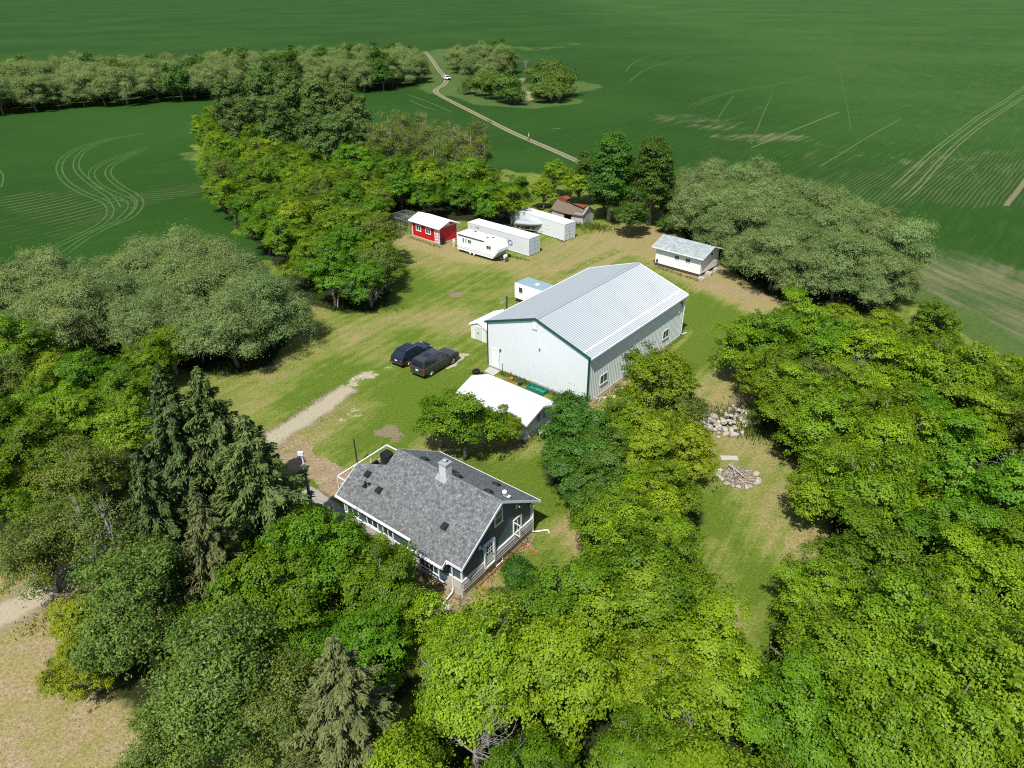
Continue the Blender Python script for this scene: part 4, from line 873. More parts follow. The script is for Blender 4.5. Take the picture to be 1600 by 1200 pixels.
# ---- collapsed old shed with rusty sheets
def old():
    a = Vector((11.72, 110.3, 0)); t = thing('derelict_shed', a, math.atan2(2.3, 1.95) - math.pi / 2, 'derelict little barn with sagging brown roof and rusty sheets under the poplars', 'shed')
    # local x runs across from the right end wall to the left, local y along the right end wall
    GR = paint('peeling_white', (.50, .50, .47), .85, .8, (.25, .22, .18), 2.2, 0, .2, .2); SB = paint('sagging_shingles', (.165, .125, .09), .95, .6, (.24, .21, .16), 2, 0, .2, .3)
    L, D = 6.2, 3.0
    MB().prism([(0, -.02), (D, -.02), (D, 1.75), (D * .5, 2.75), (0, 1.75)], 'x', -.06, .06).build('end_wall', GR, t)
    MB().prism([(-L, -.02), (-L * .62, -.02), (-L * .6, 1.3), (-L * .75, 1.6), (-L, 1.5)], 'y', -.0, .1).prism([(-L * .4, -.02), (0.0, -.02), (0, 1.8), (-L * .25, 1.75), (-L * .36, 1.1)], 'y', 0, .1).prism([(-L, -.02), (0, -.02), (0, 1.75), (-L, 1.7)], 'y', D - .1, D).build('wall', GR, t)
    rr = []
    for k in range(9):
        s = k / 8; sag = .35 * math.sin(s * math.pi) + .05 * math.sin(k * 2.1)
        x = .25 - s * (L + .4); rr.append([(x, -.3, 1.62 - sag * .7), (x, D * .25, 2.25 - sag), (x, D * .5, 2.82 - sag), (x, D * .75, 2.3 - sag), (x, D + .3, 1.6 - sag * .6), (x, D * .5, 2.6 - sag)])
    MB().loft(rr).build('roof', SB, t)
    s1 = MB().slab([(-.4, 1.45, 2.86), (-4.2, 1.5, 2.72), (-4.2, 3.2, 1.9), (-.2, 3.3, 1.85)], .04); s1.slab([(-.5, .75, 2.6), (-3.0, 1.3, 2.72), (-3.0, 1.8, 2.7), (-.3, 1.8, 2.86)], .04); s1.build('rusty_sheet', RUST, t)
    MB().prism([(-6.3, 2.6), (-4.7, 2.6), (-4.4, 3.1), (-5.4, 3.35), (-6.4, 3.05)], 'y', 1.6, 2.8).build('rusty_cowl', RUST, t)
    MB().box(.06, .12, .5, 1.5, .1, 1.5).build('door', paint('old_door', (.36, .37, .36), .8, .6, (.2, .18, .15), 3), t)
old()
# ------------------------------------------------------------------ vehicles
def car_paint(name, col):
    m, n, l, b = new_mat(name); v = coords(n, l); a = noise(n, l, v, 1.5, 4)
    l.new(mix(n, l, a, col, tuple(c * 1.5 + .004 for c in col)), b.inputs['Base Color']); b.inputs['Metallic'].default_value = .35
    l.new(smooth(n, l, a, .3, .8, .22, .36), b.inputs['Roughness']); b.inputs['Coat Weight'].default_value = .5; b.inputs['Coat Roughness'].default_value = .1
    return m
CARGLASS = glass_mat('tinted_glass', (.008, .012, .018), .06)
def lamp_mat(name, col): return paint(name, col, .25, .1)
RED_L = lamp_mat('tail_lens', (.38, .01, .012)); CLEAR_L = lamp_mat('lamp_lens', (.22, .23, .24)); PLATE = paint('plate', (.8, .8, .8), .4, .1); BLKTRIM = paint('bumper_plastic', (.03, .031, .033), .6, .2)
def vehicle(label, loc, rz, body_mat, kind):
    """local +x is the front; y across; z up"""
    if kind == 'suv':
        L, hw, zb, zr = 5.45, 1.0, 1.17, 1.90; wb = (1.05, 4.35); wr = .40
        low = [(0, .55, 1.05, .90), (.06, .42, 1.17, .97), (.9, .36, 1.19, 1.0), (3.6, .36, 1.18, 1.0), (3.95, .36, 1.16, 1.0), (4.9, .38, 1.12, .97), (5.25, .42, 1.05, .93), (5.42, .5, .92, .86)]
        cabin = [(.05, .1, .93, .93), (.28, .73, .80, .80)], [(3.1, .73, .80, .80), (3.98, .0, .93, .93)]
        roofx = (.28, 3.1); rear_base = .05; front_base = 3.98; ri = .78
    else:
        L, hw, zb, zr = 4.75, .94, 1.02, 1.64; wb = (.92, 3.72); wr = .37
        low = [(0, .5, .88, .80), (.1, .36, 1.0, .88), (.8, .3, 1.05, .94), (2.8, .3, 1.03, .94), (3.4, .3, 1.0, .94), (4.2, .34, .93, .90), (4.6, .4, .8, .82), (4.74, .48, .7, .72)]
        roofx = (.85, 2.55); rear_base = .12; front_base = 3.45; ri = .70
    t = thing('parked_car', loc, rz, label, 'car', 'cars parked in the yard')
    rings = []
    for x, zl, zh, w in low:
        zm = zl + (zh - zl) * .62
        rings.append([(x, -w * .9, zl), (x, w * .9, zl), (x, w, zl + .14), (x, w, zm), (x, w * .965, zh - .04), (x, w * .9, zh), (x, -w * .9, zh), (x, -w * .965, zh - .04), (x, -w, zm), (x, -w, zl + .14)])
    b = MB().loft(rings).build('body', body_mat, t, False, .03)
    # cabin: pillars and roof in body colour, glass set proud of it
    def ring(x, z, w): return [(x, -w, z), (x, w, z)]
    zb2 = zb - .03; x0, x1 = roofx; bw = hw * .93
    P = {'rb': (rear_base, zb2, bw), 'rt': (x0, zr - .03, ri), 'ft': (x1, zr - .03, ri), 'fb': (front_base, zb2 - .02, bw)}
    V = []
    for k in ('rb', 'rt', 'ft', 'fb'):
        x, z, w = P[k]; V.append([(x, -w, z), (x, w, z)])
    m = MB()
    m.poly([V[0][0], V[1][0], V[2][0], V[3][0]]); m.poly([V[3][1], V[2][1], V[1][1], V[0][1]]); m.poly([V[0][1], V[1][1], V[1][0], V[0][0]]); m.poly([V[2][1], V[3][1], V[3][0], V[2][0]])
    m.loft([[(x0 - .02, -ri, zr - .035), (x0 - .02, ri, zr - .035), (x0 + .1, ri * .9, zr - .0), (x0 + .1, -ri * .9, zr - .0)], [(x1 + .02, -ri, zr - .035), (x1 + .02, ri, zr - .035), (x1 - .15, ri * .9, zr), (x1 - .15, -ri * .9, zr)]])
    cb = m.build('cabin', body_mat, t, False, .02)
    def quad(a, b_, c, d, u0, u1, v0, v1, push, name, parent):
        a, b_, c, d = map(Vector, (a, b_, c, d)); nrm = (b_ - a).cross(d - a).normalized()
        def at(u, v): return (a.lerp(b_, u)).lerp(d.lerp(c, u), v)
        pts = [at(u0, v0), at(u1, v0), at(u1, v1), at(u0, v1)]; cen = sum(pts, Vector()) / 4
        if nrm.dot(cen - Vector((L / 2, 0, 1.0))) < 0: nrm = -nrm
        g = MB().loft([[p + nrm * .002 for p in pts], [p + nrm * push for p in pts]]); return g.build(name, CARGLASS, parent)
    # side windows
    for s in (-1, 1):
        i = 0 if s < 0 else 1; segs = ((.04, .30), (.34, .60), (.64, .92)) if kind == 'suv' else ((.10, .24), (.28, .56), (.60, .88))
        rb, rt, ft, fb = (V[k][i] for k in range(4))
        for u0, u1 in segs: quad(rb, fb, ft, rt, u0, u1, .14, .86, .012, 'side_window', t)
    quad(V[0][0], V[0][1], V[1][1], V[1][0], .07, .93, .12, .9, .012, 'rear_window', t); quad(V[3][0], V[3][1], V[2][1], V[2][0], .05, .95, .08, .92, .012, 'windshield', t)
    MB().box(x0 + .9, x0 + 1.7, -.42, .42, zr - .002, zr + .008).build('sunroof', CARGLASS, t) if kind == 'suv' else MB().box(x0 + .35, x1 - .3, -.5, .5, zr - .002, zr + .008).build('sunroof', CARGLASS, t)
    for s in (-1, 1):
        rl = MB().tube([(x0 + .1, s * ri * .92, zr), (x0 + .15, s * ri * .92, zr + .05), (x1 - .3, s * ri * .92, zr + .05), (x1 - .2, s * ri * .92, zr)], .02, 6); rl.build('roof_rail', ALLOY if kind != 'suv' else BLKTRIM, t)
        MB().box(front_base - .35, front_base - .2, s * (hw + .02) - .0 if s > 0 else -hw - .2, hw + .2 if s > 0 else -hw - .02, zb - .02, zb + .16).build('mirror', body_mat, t, False, .03)
        for x in wb:
            MB().tube([(x, s * (hw - .22), wr), (x, s * (hw + .004), wr)], wr + .09, 20).build('wheel_arch', BLKTRIM, t)
            w = thing('wheel', (0, 0, 0), 0, None, None); w.parent = t
            wheel(w, x, s * (hw - .09), wr, wr, .24)
        if kind == 'suv':
            MB().box(-.03, .12, s * .97 - .09 if s > 0 else -.985, .985 if s > 0 else -.97 + .09, .78, 1.12).build('tail_light', RED_L, t); MB().box(wb[0] + .55, wb[1] - .55, s * 1.0 - .03, s * 1.0 + .06, .34, .40).build('side_step', BLKTRIM, t)
            MB().box(wb[0] - .52, wb[0] - .47, s * .9 - .12, s * .9 + .12, .12, .5).build('mud_flap', BLKTRIM, t); MB().box(wb[1] - .55, wb[1] - .5, s * .9 - .12, s * .9 + .12, .12, .5).build('mud_flap', BLKTRIM, t)
        else:
            MB().box(-.01, .3, min(s * .5, s * .86), max(s * .5, s * .86), .80, .9).build('tail_light', RED_L, t); MB().box(.02, .14, min(s * .62, s * .82), max(s * .62, s * .82), .42, .47).build('reflector', CLEAR_L, t)
        MB().box(L - .28, L - .1, min(s * .55, s * .86), max(s * .55, s * .86), .72 if kind != 'suv' else .8, .84 if kind != 'suv' else .98).build('headlight', CLEAR_L, t)
        for xh in ((2.1, 3.1) if kind == 'suv' else (1.75, 2.75)): MB().box(xh - .12, xh + .1, s * hw - .01, s * hw + .03, .96 if kind == 'suv' else .82, 1.0 if kind == 'suv' else .86).build('door_handle', body_mat, t)
    MB().box(-.1, .3, -.93 * hw, .93 * hw, .42, .62).build('rear_bumper', BLKTRIM if kind != 'suv' else body_mat, t, False, .04); MB().box(L - .25, L + .04, -.85 * hw, .85 * hw, .4, .6).build('front_bumper', BLKTRIM, t, False, .04)
    MB().box(-.045 if kind == 'suv' else -.02, .02, -.17, .17, .8 if kind == 'suv' else .74, .95 if kind == 'suv' else .86).build('licence_plate', PLATE, t)
    MB().box(L - .12, L + .02, -.5, .5, .62, .85).build('grille', DARK, t)
    return t
SUVP = car_paint('suv_paint', (.045, .042, .038)); BLUP = car_paint('crossover_paint', (.008, .014, .028)); WHP = paint('white_car_paint', (.82, .82, .82), .3, .08)
vehicle('dark grey boxy full-size wagon, nearer of the two cars parked side by side', (-9.55, 60.25, 0), R(52.5), SUVP, 'suv')
vehicle('dark navy sloping-back crossover, farther of the two cars parked side by side', (-12.0, 62.5, 0), R(53.5), BLUP, 'cross')
w = vehicle('small white car far off on the field track', (-27.0, 307.5, 0), R(-62), WHP, 'cross'); w['group'] = ''
del w['group']

# ------------------------------------------------------------------ person on the field track
def person():
    p = G(826.3, 220); SK = paint('skin', (.42, .27, .2), .6, .1); SHIRT = paint('light_shirt', (.62, .64, .62), .9, .1); TRS = paint('dark_trousers', (.03, .032, .04), .9, .1); VEST = paint('dark_vest', (.025, .025, .028), .9, .1); HAT = paint('pale_cap', (.6, .62, .58), .9, .1)
    t = thing('person', p, R(155), 'person in light shirt, dark vest and dark trousers walking on the field track', 'person')
    def skin(name, verts, edges, radii, mat, parent, root=0, sub=1):
        me = bpy.data.meshes.new(name); me.from_pydata(verts, edges, []); o = bpy.data.objects.new(name, me); C.objects.link(o); o.parent = parent; me.materials.append(mat)
        md = o.modifiers.new('skin', 'SKIN'); md.use_smooth_shade = True
        for i, r_ in enumerate(radii):
            sv_ = me.skin_vertices[0].data[i] if me.skin_vertices else None
            if sv_: sv_.radius = (r_, r_); sv_.use_root = (i == root)
        o.modifiers.new('sub', 'SUBSURF').levels = sub
        ev = o.evaluated_get(bpy.context.evaluated_depsgraph_get()); m2 = bpy.data.meshes.new_from_object(ev); o.modifiers.clear(); o.data = m2
        return o
    v = [(0, 0, .92), (0, 0, 1.15), (.01, 0, 1.38), (.02, 0, 1.5), (.05, 0, 1.62), (.06, 0, 1.72)]; r_ = [.13, .125, .14, .06, .09, .075]; e = [(0, 1), (1, 2), (2, 3), (3, 4), (4, 5)]
    for s in (-1, 1):
        b = len(v); f = .22 * s                                   # legs mid-stride
        v += [(0, s * .09, .88), (.10 * s + .06, s * .1, .5), (f, s * .1, .08), (f + .16, s * .11, .04)]; r_ += [.085, .06, .045, .04]; e += [(0, b), (b, b + 1), (b + 1, b + 2), (b + 2, b + 3)]
        b = len(v); a = -.16 * s
        v += [(0, s * .2, 1.4), (a * .5 - .02, s * .25, 1.13), (a + .05, s * .25, .9), (a + .1, s * .25, .82)]; r_ += [.055, .043, .032, .03]; e += [(2, b), (b, b + 1), (b + 1, b + 2), (b + 2, b + 3)]
        h = b + 3
        for k in range(4):
            c = len(v); v += [(a + .12 + .01 * k, s * .25 + (k - 1.5) * .019, .785), (a + .13, s * .25 + (k - 1.5) * .019, .74 + .006 * abs(k - 1))]; r_ += [.009, .008]; e += [(h, c), (c, c + 1)]
        c = len(v); v += [(a + .12, s * .215, .815), (a + .14, s * .205, .785)]; r_ += [.009, .008]; e += [(h, c), (c, c + 1)]
    skin('body', v, e, r_, SK, t)
    v = [(0, 0, .95), (0, 0, 1.15), (.01, 0, 1.36), (.02, 0, 1.45)]; r_ = [.14, .14, .155, .1]; e = [(0, 1), (1, 2), (2, 3)]
    for s in (-1, 1):
        b = len(v); a = -.16 * s; v += [(0, s * .2, 1.39), (a * .5 - .02, s * .25, 1.13), (a * .8 + .02, s * .25, .98)]; r_ += [.068, .055, .045]; e += [(2, b), (b, b + 1), (b + 1, b + 2)]
    sh = skin('shirt', v, e, r_, SHIRT, t)
    skin('vest', [(0, 0, 1.02), (-.01, 0, 1.2), (-.0, 0, 1.38)], [(0, 1), (1, 2)], [.155, .165, .165], VEST, t)
    v = [(0, 0, .98), (0, 0, .9)]; r_ = [.142, .14]; e = [(0, 1)]
    for s in (-1, 1):
        b = len(v); f = .22 * s; v += [(0, s * .09, .84), (.10 * s + .06, s * .1, .5), (f, s * .1, .1)]; r_ += [.098, .075, .06]; e += [(1, b), (b, b + 1), (b + 1, b + 2)]
    skin('trousers', v, e, r_, TRS, t, 1)
    MB().tube([(.055, 0, 1.66), (.06, 0, 1.74), (.06, 0, 1.79), (.06, 0, 1.81)], [.105, .1, .07, .02], 12).box(.1, .25, -.08, .08, 1.68, 1.695).build('cap', HAT, t, True)
    MB().box(.135, .145, -.045, -.02, 1.63, 1.64).box(.135, .145, .02, .045, 1.63, 1.64).box(.13, .165, -.012, .012, 1.58, 1.62).box(.135, .143, -.03, .03, 1.55, 1.558).build('face', paint('face_marks', (.12, .07, .06), .7, .1), t)
person()

# ------------------------------------------------------------------ yard odds and ends
q = thing('utility_pole', (-14.75, 38.9, 0), 0, 'leaning grey utility pole with white service head left of the house', 'utility pole')
PO = paint('pole_wood', (.30, .285, .26), .85, .5, (.19, .175, .16), 2)
MB().tube([(0, 0, -.05), (.0, -.05, 3), (.06, -.1, 5.4)], [.13, .115, .095], 12).build('pole', PO, q)
MB().tube([(.06, -.1, 5.38), (.03, -.1, 6.15)], [.06, .05], 10).box(-.2, .16, -.2, .0, 6.1, 6.38).build('service_head', paint('service_head', (.7, .74, .8), .4, .2), q)
MB().box(-.1, .1, -.24, -.12, 1.3, 1.8).tube([(0, -.14, 1.8), (.06, -.2, 5.3)], .03, 6).build('conduit', DARK, q)
q = MB().tube([(0, 0, -.05), (-.02, 0, 2.55)], [.06, .055], 10).tube([(-.02, 0, 2.55), (-.02, 0, 2.63)], [.07, .05], 10).build('steel_post', DARK); q.location = (-12.85, 45.7, 0); tag(q, 'slim black steel post standing beside the deck', 'post')
# green trough, crates, tyres, boards by the workshop
q = thing('green_trough', (*Sx(-5.15, -.95), 0), -.689 , 'green rectangular trough lying along the workshop front wall', 'trough')
GT = paint('green_plastic', (.015, .17, .12), .5, .3); GT2 = paint('green_inside', (.04, .27, .21), .5, .3)
MB().box(-1.05, 1.05, -.42, -.36, 0, .4).box(-1.05, 1.05, .36, .42, 0, .4).box(-1.05, -.99, -.36, .36, 0, .4).box(.99, 1.05, -.36, .36, 0, .4).build('rim', GT, q); MB().box(-.99, .99, -.36, .36, .0, .12).build('floor', GT2, q)
blk = None; BLKM = paint('block_grey', (.33, .30, .27), .9, .5, (.16, .14, .12), 3)
for k in range(11):
    if blk is None:
        blk = MB().box(-.15, .15, -.1, .1, -.02, .05).box(-.15, .15, -.1, -.05, .05, .26).box(-.15, .15, .05, .1, .05, .26).box(-.15, -.1, -.05, .05, .05, .26).box(.1, .15, -.05, .05, .05, .26).build('cinder_block', BLKM); o = blk
    else: o = blk.copy(); C.objects.link(o)
    o.location = (*Sx(-6.6 + k * .385, -.22 + .02 * (k % 3)), 0); o.rotation_euler = (0, 0, -.689 + .08 * ((k * 7) % 3 - 1))
    tag(o, 'grey hollow block in the row edging the workshop front wall', 'cinder block', 'blocks along the workshop wall')
tyre0 = None
for i, (x, y, z, tl_) in enumerate(((-3.75, 61.15, .12, 'black tyre lying by the far end of the garage'), (-3.2, 60.7, .12, 'black tyre lying nearer the door slab at the garage end'), (-3.6, 61.0, .33, 'black tyre stacked on top of another at the garage end'))):
    t_ = thing('tyre', (x, y, z), 0, tl_, 'tyre', 'tyres behind the garage'); w_ = MB(); N = 18
    w_.loft([[(math.cos(2 * math.pi * k / N) * r_, math.sin(2 * math.pi * k / N) * r_, zz) for r_, zz in ((.2, -.09), (.32, -.11), (.36, -.06), (.36, .06), (.32, .11), (.2, .09))] for k in range(N + 1)], cap=False, closed=True).build('tread', BLACK, t_, True)
q = MB().box(-.75, .75, -.45, .45, 0, .06).box(-.75, .75, -.45, -.38, .06, .1).box(-.75, .75, .38, .45, .06, .1).build('brown_panel', paint('brown_panel', (.27, .14, .10), .8, .4)); q.location = (17.05, 63.7, .01); q.rotation_euler = (0, 0, .9); tag(q, 'flat reddish brown panel lying on the lawn right of the workshop', 'panel')
q = MB().prism([(-.22, 0), (.22, 0), (.22, 1.0), (0, 1.35), (-.22, 1.0)], 'y', -.06, .06).build('leaning_board', paint('grey_board', (.36, .36, .36), .8, .5)); q.location = (*Sx(.38, 11.7), -.02); q.rotation_euler = (-.2, 0, -.689 + math.pi / 2); tag(q, 'grey pointed board leaning on the workshop side wall', 'board')
for i, (x, y, a, L_, lb) in enumerate(((.75, 2.1, .2, 1.9, 'pale plank lying nearest the workshop corner'), (1.0, 2.5, .35, 1.6, 'pale plank crossing the lumber beside the workshop'), (.6, 1.4, 1.2, 1.3, 'short grey plank in the lumber beside the workshop'))):
    q = MB().box(-L_ / 2, L_ / 2, -.08, .08, 0, .05).build('plank', WOOD if i == 2 else paint('new_plank', (.55, .5, .42), .8, .3)); q.location = (*Sx(x, y), .01 + .055 * i); q.rotation_euler = (0, 0, -.689 + .6 + a); tag(q, lb, 'plank', 'planks beside the workshop')
for i, (x, y, s, m_, lb) in enumerate(((-8.4, -1.0, .22, ORANGE, 'orange bucket-like heap item behind the garage roof'), (-7.2, -1.1, .25, DARK, 'dark round pail behind the garage roof'))):
    q = thing('pail', (*Sx(x, y), 0), 0, ('orange pail in the weeds behind the garage', 'dark pail in the weeds behind the garage')[i], 'pail'); MB().tube([(0, 0, 0), (0, 0, s * 1.6)], [s * .8, s], 12).build('bucket', m_, q); MB().tube([(s * math.cos(k * .4), 0, s * 1.6 + s * .8 * math.sin(k * .4)) for k in range(9)], .012, 5).build('handle', DARK, q)
# white oval tub beside the garage
g = G(853, 677, .3); q = thing('oval_tub', (g.x, g.y, 0), .95, 'white oval tub with green bottom at the garage end wall', 'tub')
N = 28; ov = lambda rx, ry, z: [(math.cos(2 * math.pi * k / N) * rx, math.sin(2 * math.pi * k / N) * ry, z) for k in range(N)]
MB().loft([ov(.62, .3, .12), ov(.78, .4, .42), ov(.86, .46, .46), ov(.86, .46, .5), ov(.76, .36, .5), ov(.70, .33, .3)], cap=False).build('shell', TRIM, q, True); MB().poly(ov(.72, .34, .3)).build('green_bottom', paint('weedy_bottom', (.13, .2, .06), .9, .5), q)
for x, y in ((-.5, -.2), (.5, -.2), (-.5, .2), (.5, .2)): MB().box(x - .04, x + .04, y - .04, y + .04, -.02, .2).build('foot', DARK, q)

# ---- rocks and fire pit
def rock_mesh(seed):
    rng = random.Random(seed); import bmesh
    bm = bmesh.new(); bmesh.ops.create_icosphere(bm, subdivisions=2, radius=1)
    ax = [(Vector((rng.gauss(0, 1), rng.gauss(0, 1), rng.gauss(0, 1))).normalized(), rng.uniform(.68, .95)) for _ in range(9)]
    for v_ in bm.verts:
        for a_, d_ in ax:
            k = v_.co.dot(a_)
            if k > d_: v_.co -= a_ * (k - d_)
        v_.co = Vector((v_.co.x * 1.15, v_.co.y * .9, v_.co.z * .72)) * (1 + rng.uniform(-.04, .04))
    me = bpy.data.meshes.new('boulder'); bm.to_mesh(me); bm.free(); me.polygons.foreach_set('use_smooth', [False] * len(me.polygons)); return me
def rock_mat():
    m, n, l, b = new_mat('field_stone'); v = coords(n, l); oi = n.new('ShaderNodeObjectInfo'); a = noise(n, l, v, 2.5, 5, .65)
    rp = n.new('ShaderNodeValToRGB'); l.new(oi.outputs['Random'], rp.inputs[0]); e = rp.color_ramp.elements; e[0].color = (.34, .31, .27, 1); e[1].color = (.52, .48, .43, 1)
    for p_, c_ in ((.3, (.36, .34, .33, 1)), (.5, (.55, .44, .34, 1)), (.7, (.5, .47, .43, 1))): x = e.new(p_); x.color = c_
    l.new(mix(n, l, math_n(n, l, 'MULTIPLY', a, .8), rp.outputs[0], (.20, .18, .15)), b.inputs['Base Color']); b.inputs['Roughness'].default_value = .9; bump(n, l, b, a, .5, .1); return m
ROCKM = rock_mat(); rocks = [rock_mesh(i) for i in range(6)]
for me in rocks: me.materials.append(ROCKM)
rng = random.Random(4)
def put_rock(x, y, z, s, label, group=None, cat='rock', name='boulder'):
    o = bpy.data.objects.new(name, rng.choice(rocks)); C.objects.link(o); o.location = (x, y, z); o.scale = (s * rng.uniform(.85, 1.15), s * rng.uniform(.85, 1.15), s * rng.uniform(.8, 1.1)); o.rotation_euler = (rng.uniform(-.3, .3), rng.uniform(-.3, .3), rng.uniform(0, 6.28)); return tag(o, label, cat, group)
pile = [G(*p) for p in ((1082, 660), (1105, 664), (1128, 668), (1148, 655), (1163, 647))]
placed = []
for k in range(620):
    u = rng.uniform(0, len(pile) - 1.001); i = int(u); p = pile[i].lerp(pile[i + 1], u - i); wd = .75 + .45 * (u / 4)
    x, y = p.x + rng.gauss(0, .38 * wd), p.y + rng.gauss(0, .72 * wd); s = rng.uniform(.17, .36) if u < 2.6 else rng.uniform(.11, .25)
    near = [q_ for q_ in placed if math.hypot(q_[0] - x, q_[1] - y) < (s + q_[3]) * .78]
    z = s * .45
    if near:
        if rng.random() < .82 or len(near) > 3: continue
        z = max(q_[2] + q_[3] * .55 for q_ in near) + s * .3
        if z > .62: continue
    placed.append((x, y, z, s)); put_rock(x, y, z, s, 'rounded pale boulder heaped in the rock pile at the edge of the wood', 'rocks in the rock pile')
    if len(placed) > 105: break
o = put_rock(G(1146, 682).x, G(1146, 682).y, .2, .42, 'single large pale boulder lying in the grass just below the rock pile'); 
fc = G(1154, 745)
for k in range(13):
    an = math.pi * .82 + 1.32 * math.pi * k / 13 + rng.uniform(-.12, .12); put_rock(fc.x + math.cos(an) * 1.55, fc.y + math.sin(an) * 1.45, .1, rng.uniform(.17, .30), 'pale stone set in the ring around the fire pit', 'stones ringing the fire pit', 'rock', 'ring_stone')
BR = paint('stick_bark', (.27, .20, .14), .9, .5, (.14, .1, .08), 3); BR2 = paint('stick_grey', (.40, .36, .31), .9, .5, (.22, .19, .16), 3)
q = thing('brushwood_heap', fc, 0, 'heap of brown sticks and twigs inside the stone fire ring', 'stick heap'); q['kind'] = 'stuff'
for mi, mt in enumerate((BR, BR2)):
    m = MB()
    for k in range(95):
        a_ = rng.uniform(0, 6.28); r_ = 1.15 * math.sqrt(rng.random()); L_ = rng.uniform(.4, 1.1); d = rng.uniform(0, 6.28); z = .05 + .38 * (1 - r_ / 1.2) * rng.random()
        c_ = Vector((math.cos(a_) * r_, math.sin(a_) * r_, z)); dv = Vector((math.cos(d), math.sin(d), rng.uniform(-.2, .3))) * L_ / 2; m.tube([c_ - dv, c_ + Vector((0, 0, rng.uniform(0, .05))), c_ + dv], [.03, .025, .012], 5)
    m.build('sticks', mt, q)
for i, (p1, p2, r_, lb) in enumerate((((1139, 726), (1162, 744), .07, 'long grey log lying across the fire pit'), ((1143, 724), (1150, 746), .045, 'thin grey pole leaning over the fire pit edge'))):
    a_, b_ = G(*p1, .35), G(*p2, .55 - .1 * i); m = MB().tube([a_, a_.lerp(b_, .5) + Vector((0, 0, .03)), b_], [r_, r_ * .95, r_ * .8], 8).build('log', BR2); tag(m, lb, 'log')
q = MB().box(-.72, .72, -.3, .3, 0, .06).box(-.6, -.5, -.3, .3, -.03, 0).box(.5, .6, -.3, .3, -.03, 0).build('grey_board', paint('driftwood', (.42, .39, .34), .9, .4)); q.location = (18.15, 46.3, .03); q.rotation_euler = (0, 0, -.05); tag(q, 'weathered grey board lying beside the fire pit', 'board')
# ------------------------------------------------------------------ trees
def leaf_mat(name, dark, light, transl=.3, rough=.5, spec=.3, var=.25):
    m, n, l, b = new_mat(name); oi = n.new('ShaderNodeObjectInfo'); t = attr(n, 'tint')
    c = mix(n, l, t, dark, light)
    hs = n.new('ShaderNodeHueSaturation'); l.new(c, hs.inputs['Color'])
    l.new(math_n(n, l, 'MULTIPLY_ADD', oi.outputs['Random'], .030, .488), hs.inputs['Hue'])
    r2 = math_n(n, l, 'FRACT', math_n(n, l, 'MULTIPLY', oi.outputs['Random'], 17.31))
    l.new(math_n(n, l, 'MULTIPLY_ADD', r2, var * 2, 1 - var), hs.inputs['Value'])
    l.new(hs.outputs[0], b.inputs['Base Color']); b.inputs['Roughness'].default_value = rough; b.inputs['Specular IOR Level'].default_value = spec
    tr = n.new('ShaderNodeBsdfTranslucent'); l.new(mix(n, l, 1.0, hs.outputs[0], (1.25, 1.15, .55), 'MULTIPLY'), tr.inputs['Color'])
    ms = n.new('ShaderNodeMixShader'); ms.inputs[0].default_value = transl; l.new(b.outputs[0], ms.inputs[1]); l.new(tr.outputs[0], ms.inputs[2])
    l.new(ms.outputs[0], n['Material Output'].inputs['Surface']); return m
LM = {
 'boxelder': leaf_mat('boxelder_leaf', (.080, .168, .006), (.268, .382, .014), .38, .5, .25, .2),
 'fresh': leaf_mat('fresh_leaf', (.050, .130, .006), (.180, .315, .012), .38, .5, .25, .2),
 'maple': leaf_mat('dark_green_leaf', (.036, .095, .008), (.105, .205, .018), .32, .5, .3, .18),
 'olive': leaf_mat('olive_leaf', (.070, .120, .014), (.195, .255, .040), .34, .55, .25, .2),
 'willow': leaf_mat('willow_leaf', (.105, .160, .042), (.255, .345, .115), .32, .6, .25, .12),
 'poplar': leaf_mat('poplar_leaf', (.052, .118, .018), (.155, .245, .052), .3, .5, .3, .15),
 'ash': leaf_mat('ash_leaf', (.060, .115, .012), (.170, .238, .036), .3, .5, .3, .06),
 'lime': leaf_mat('lime_leaf', (.15, .22, .008), (.30, .36, .012), .32, .5, .25, .1),
 'spruce': leaf_mat('spruce_needle', (.036, .066, .013), (.135, .185, .046), .05, .65, .2, .14),
 'brown_spruce': leaf_mat('browned_needle', (.062, .085, .022), (.155, .178, .056), .05, .65, .2, .1),
 'shrub': leaf_mat('shrub_leaf', (.050, .110, .012), (.145, .225, .036), .3, .55, .25),
}
BARK = paint('bark', (.17, .145, .12), .9, .5, (.09, .075, .06), 3, 0, .2, .25); PALEBARK = paint('pale_bark', (.30, .28, .25), .9, .5, (.18, .16, .14), 3, 0, .2, .25); TWIG = paint('dead_twig', (.27, .25, .225), .9, .4, (.16, .14, .13), 3)

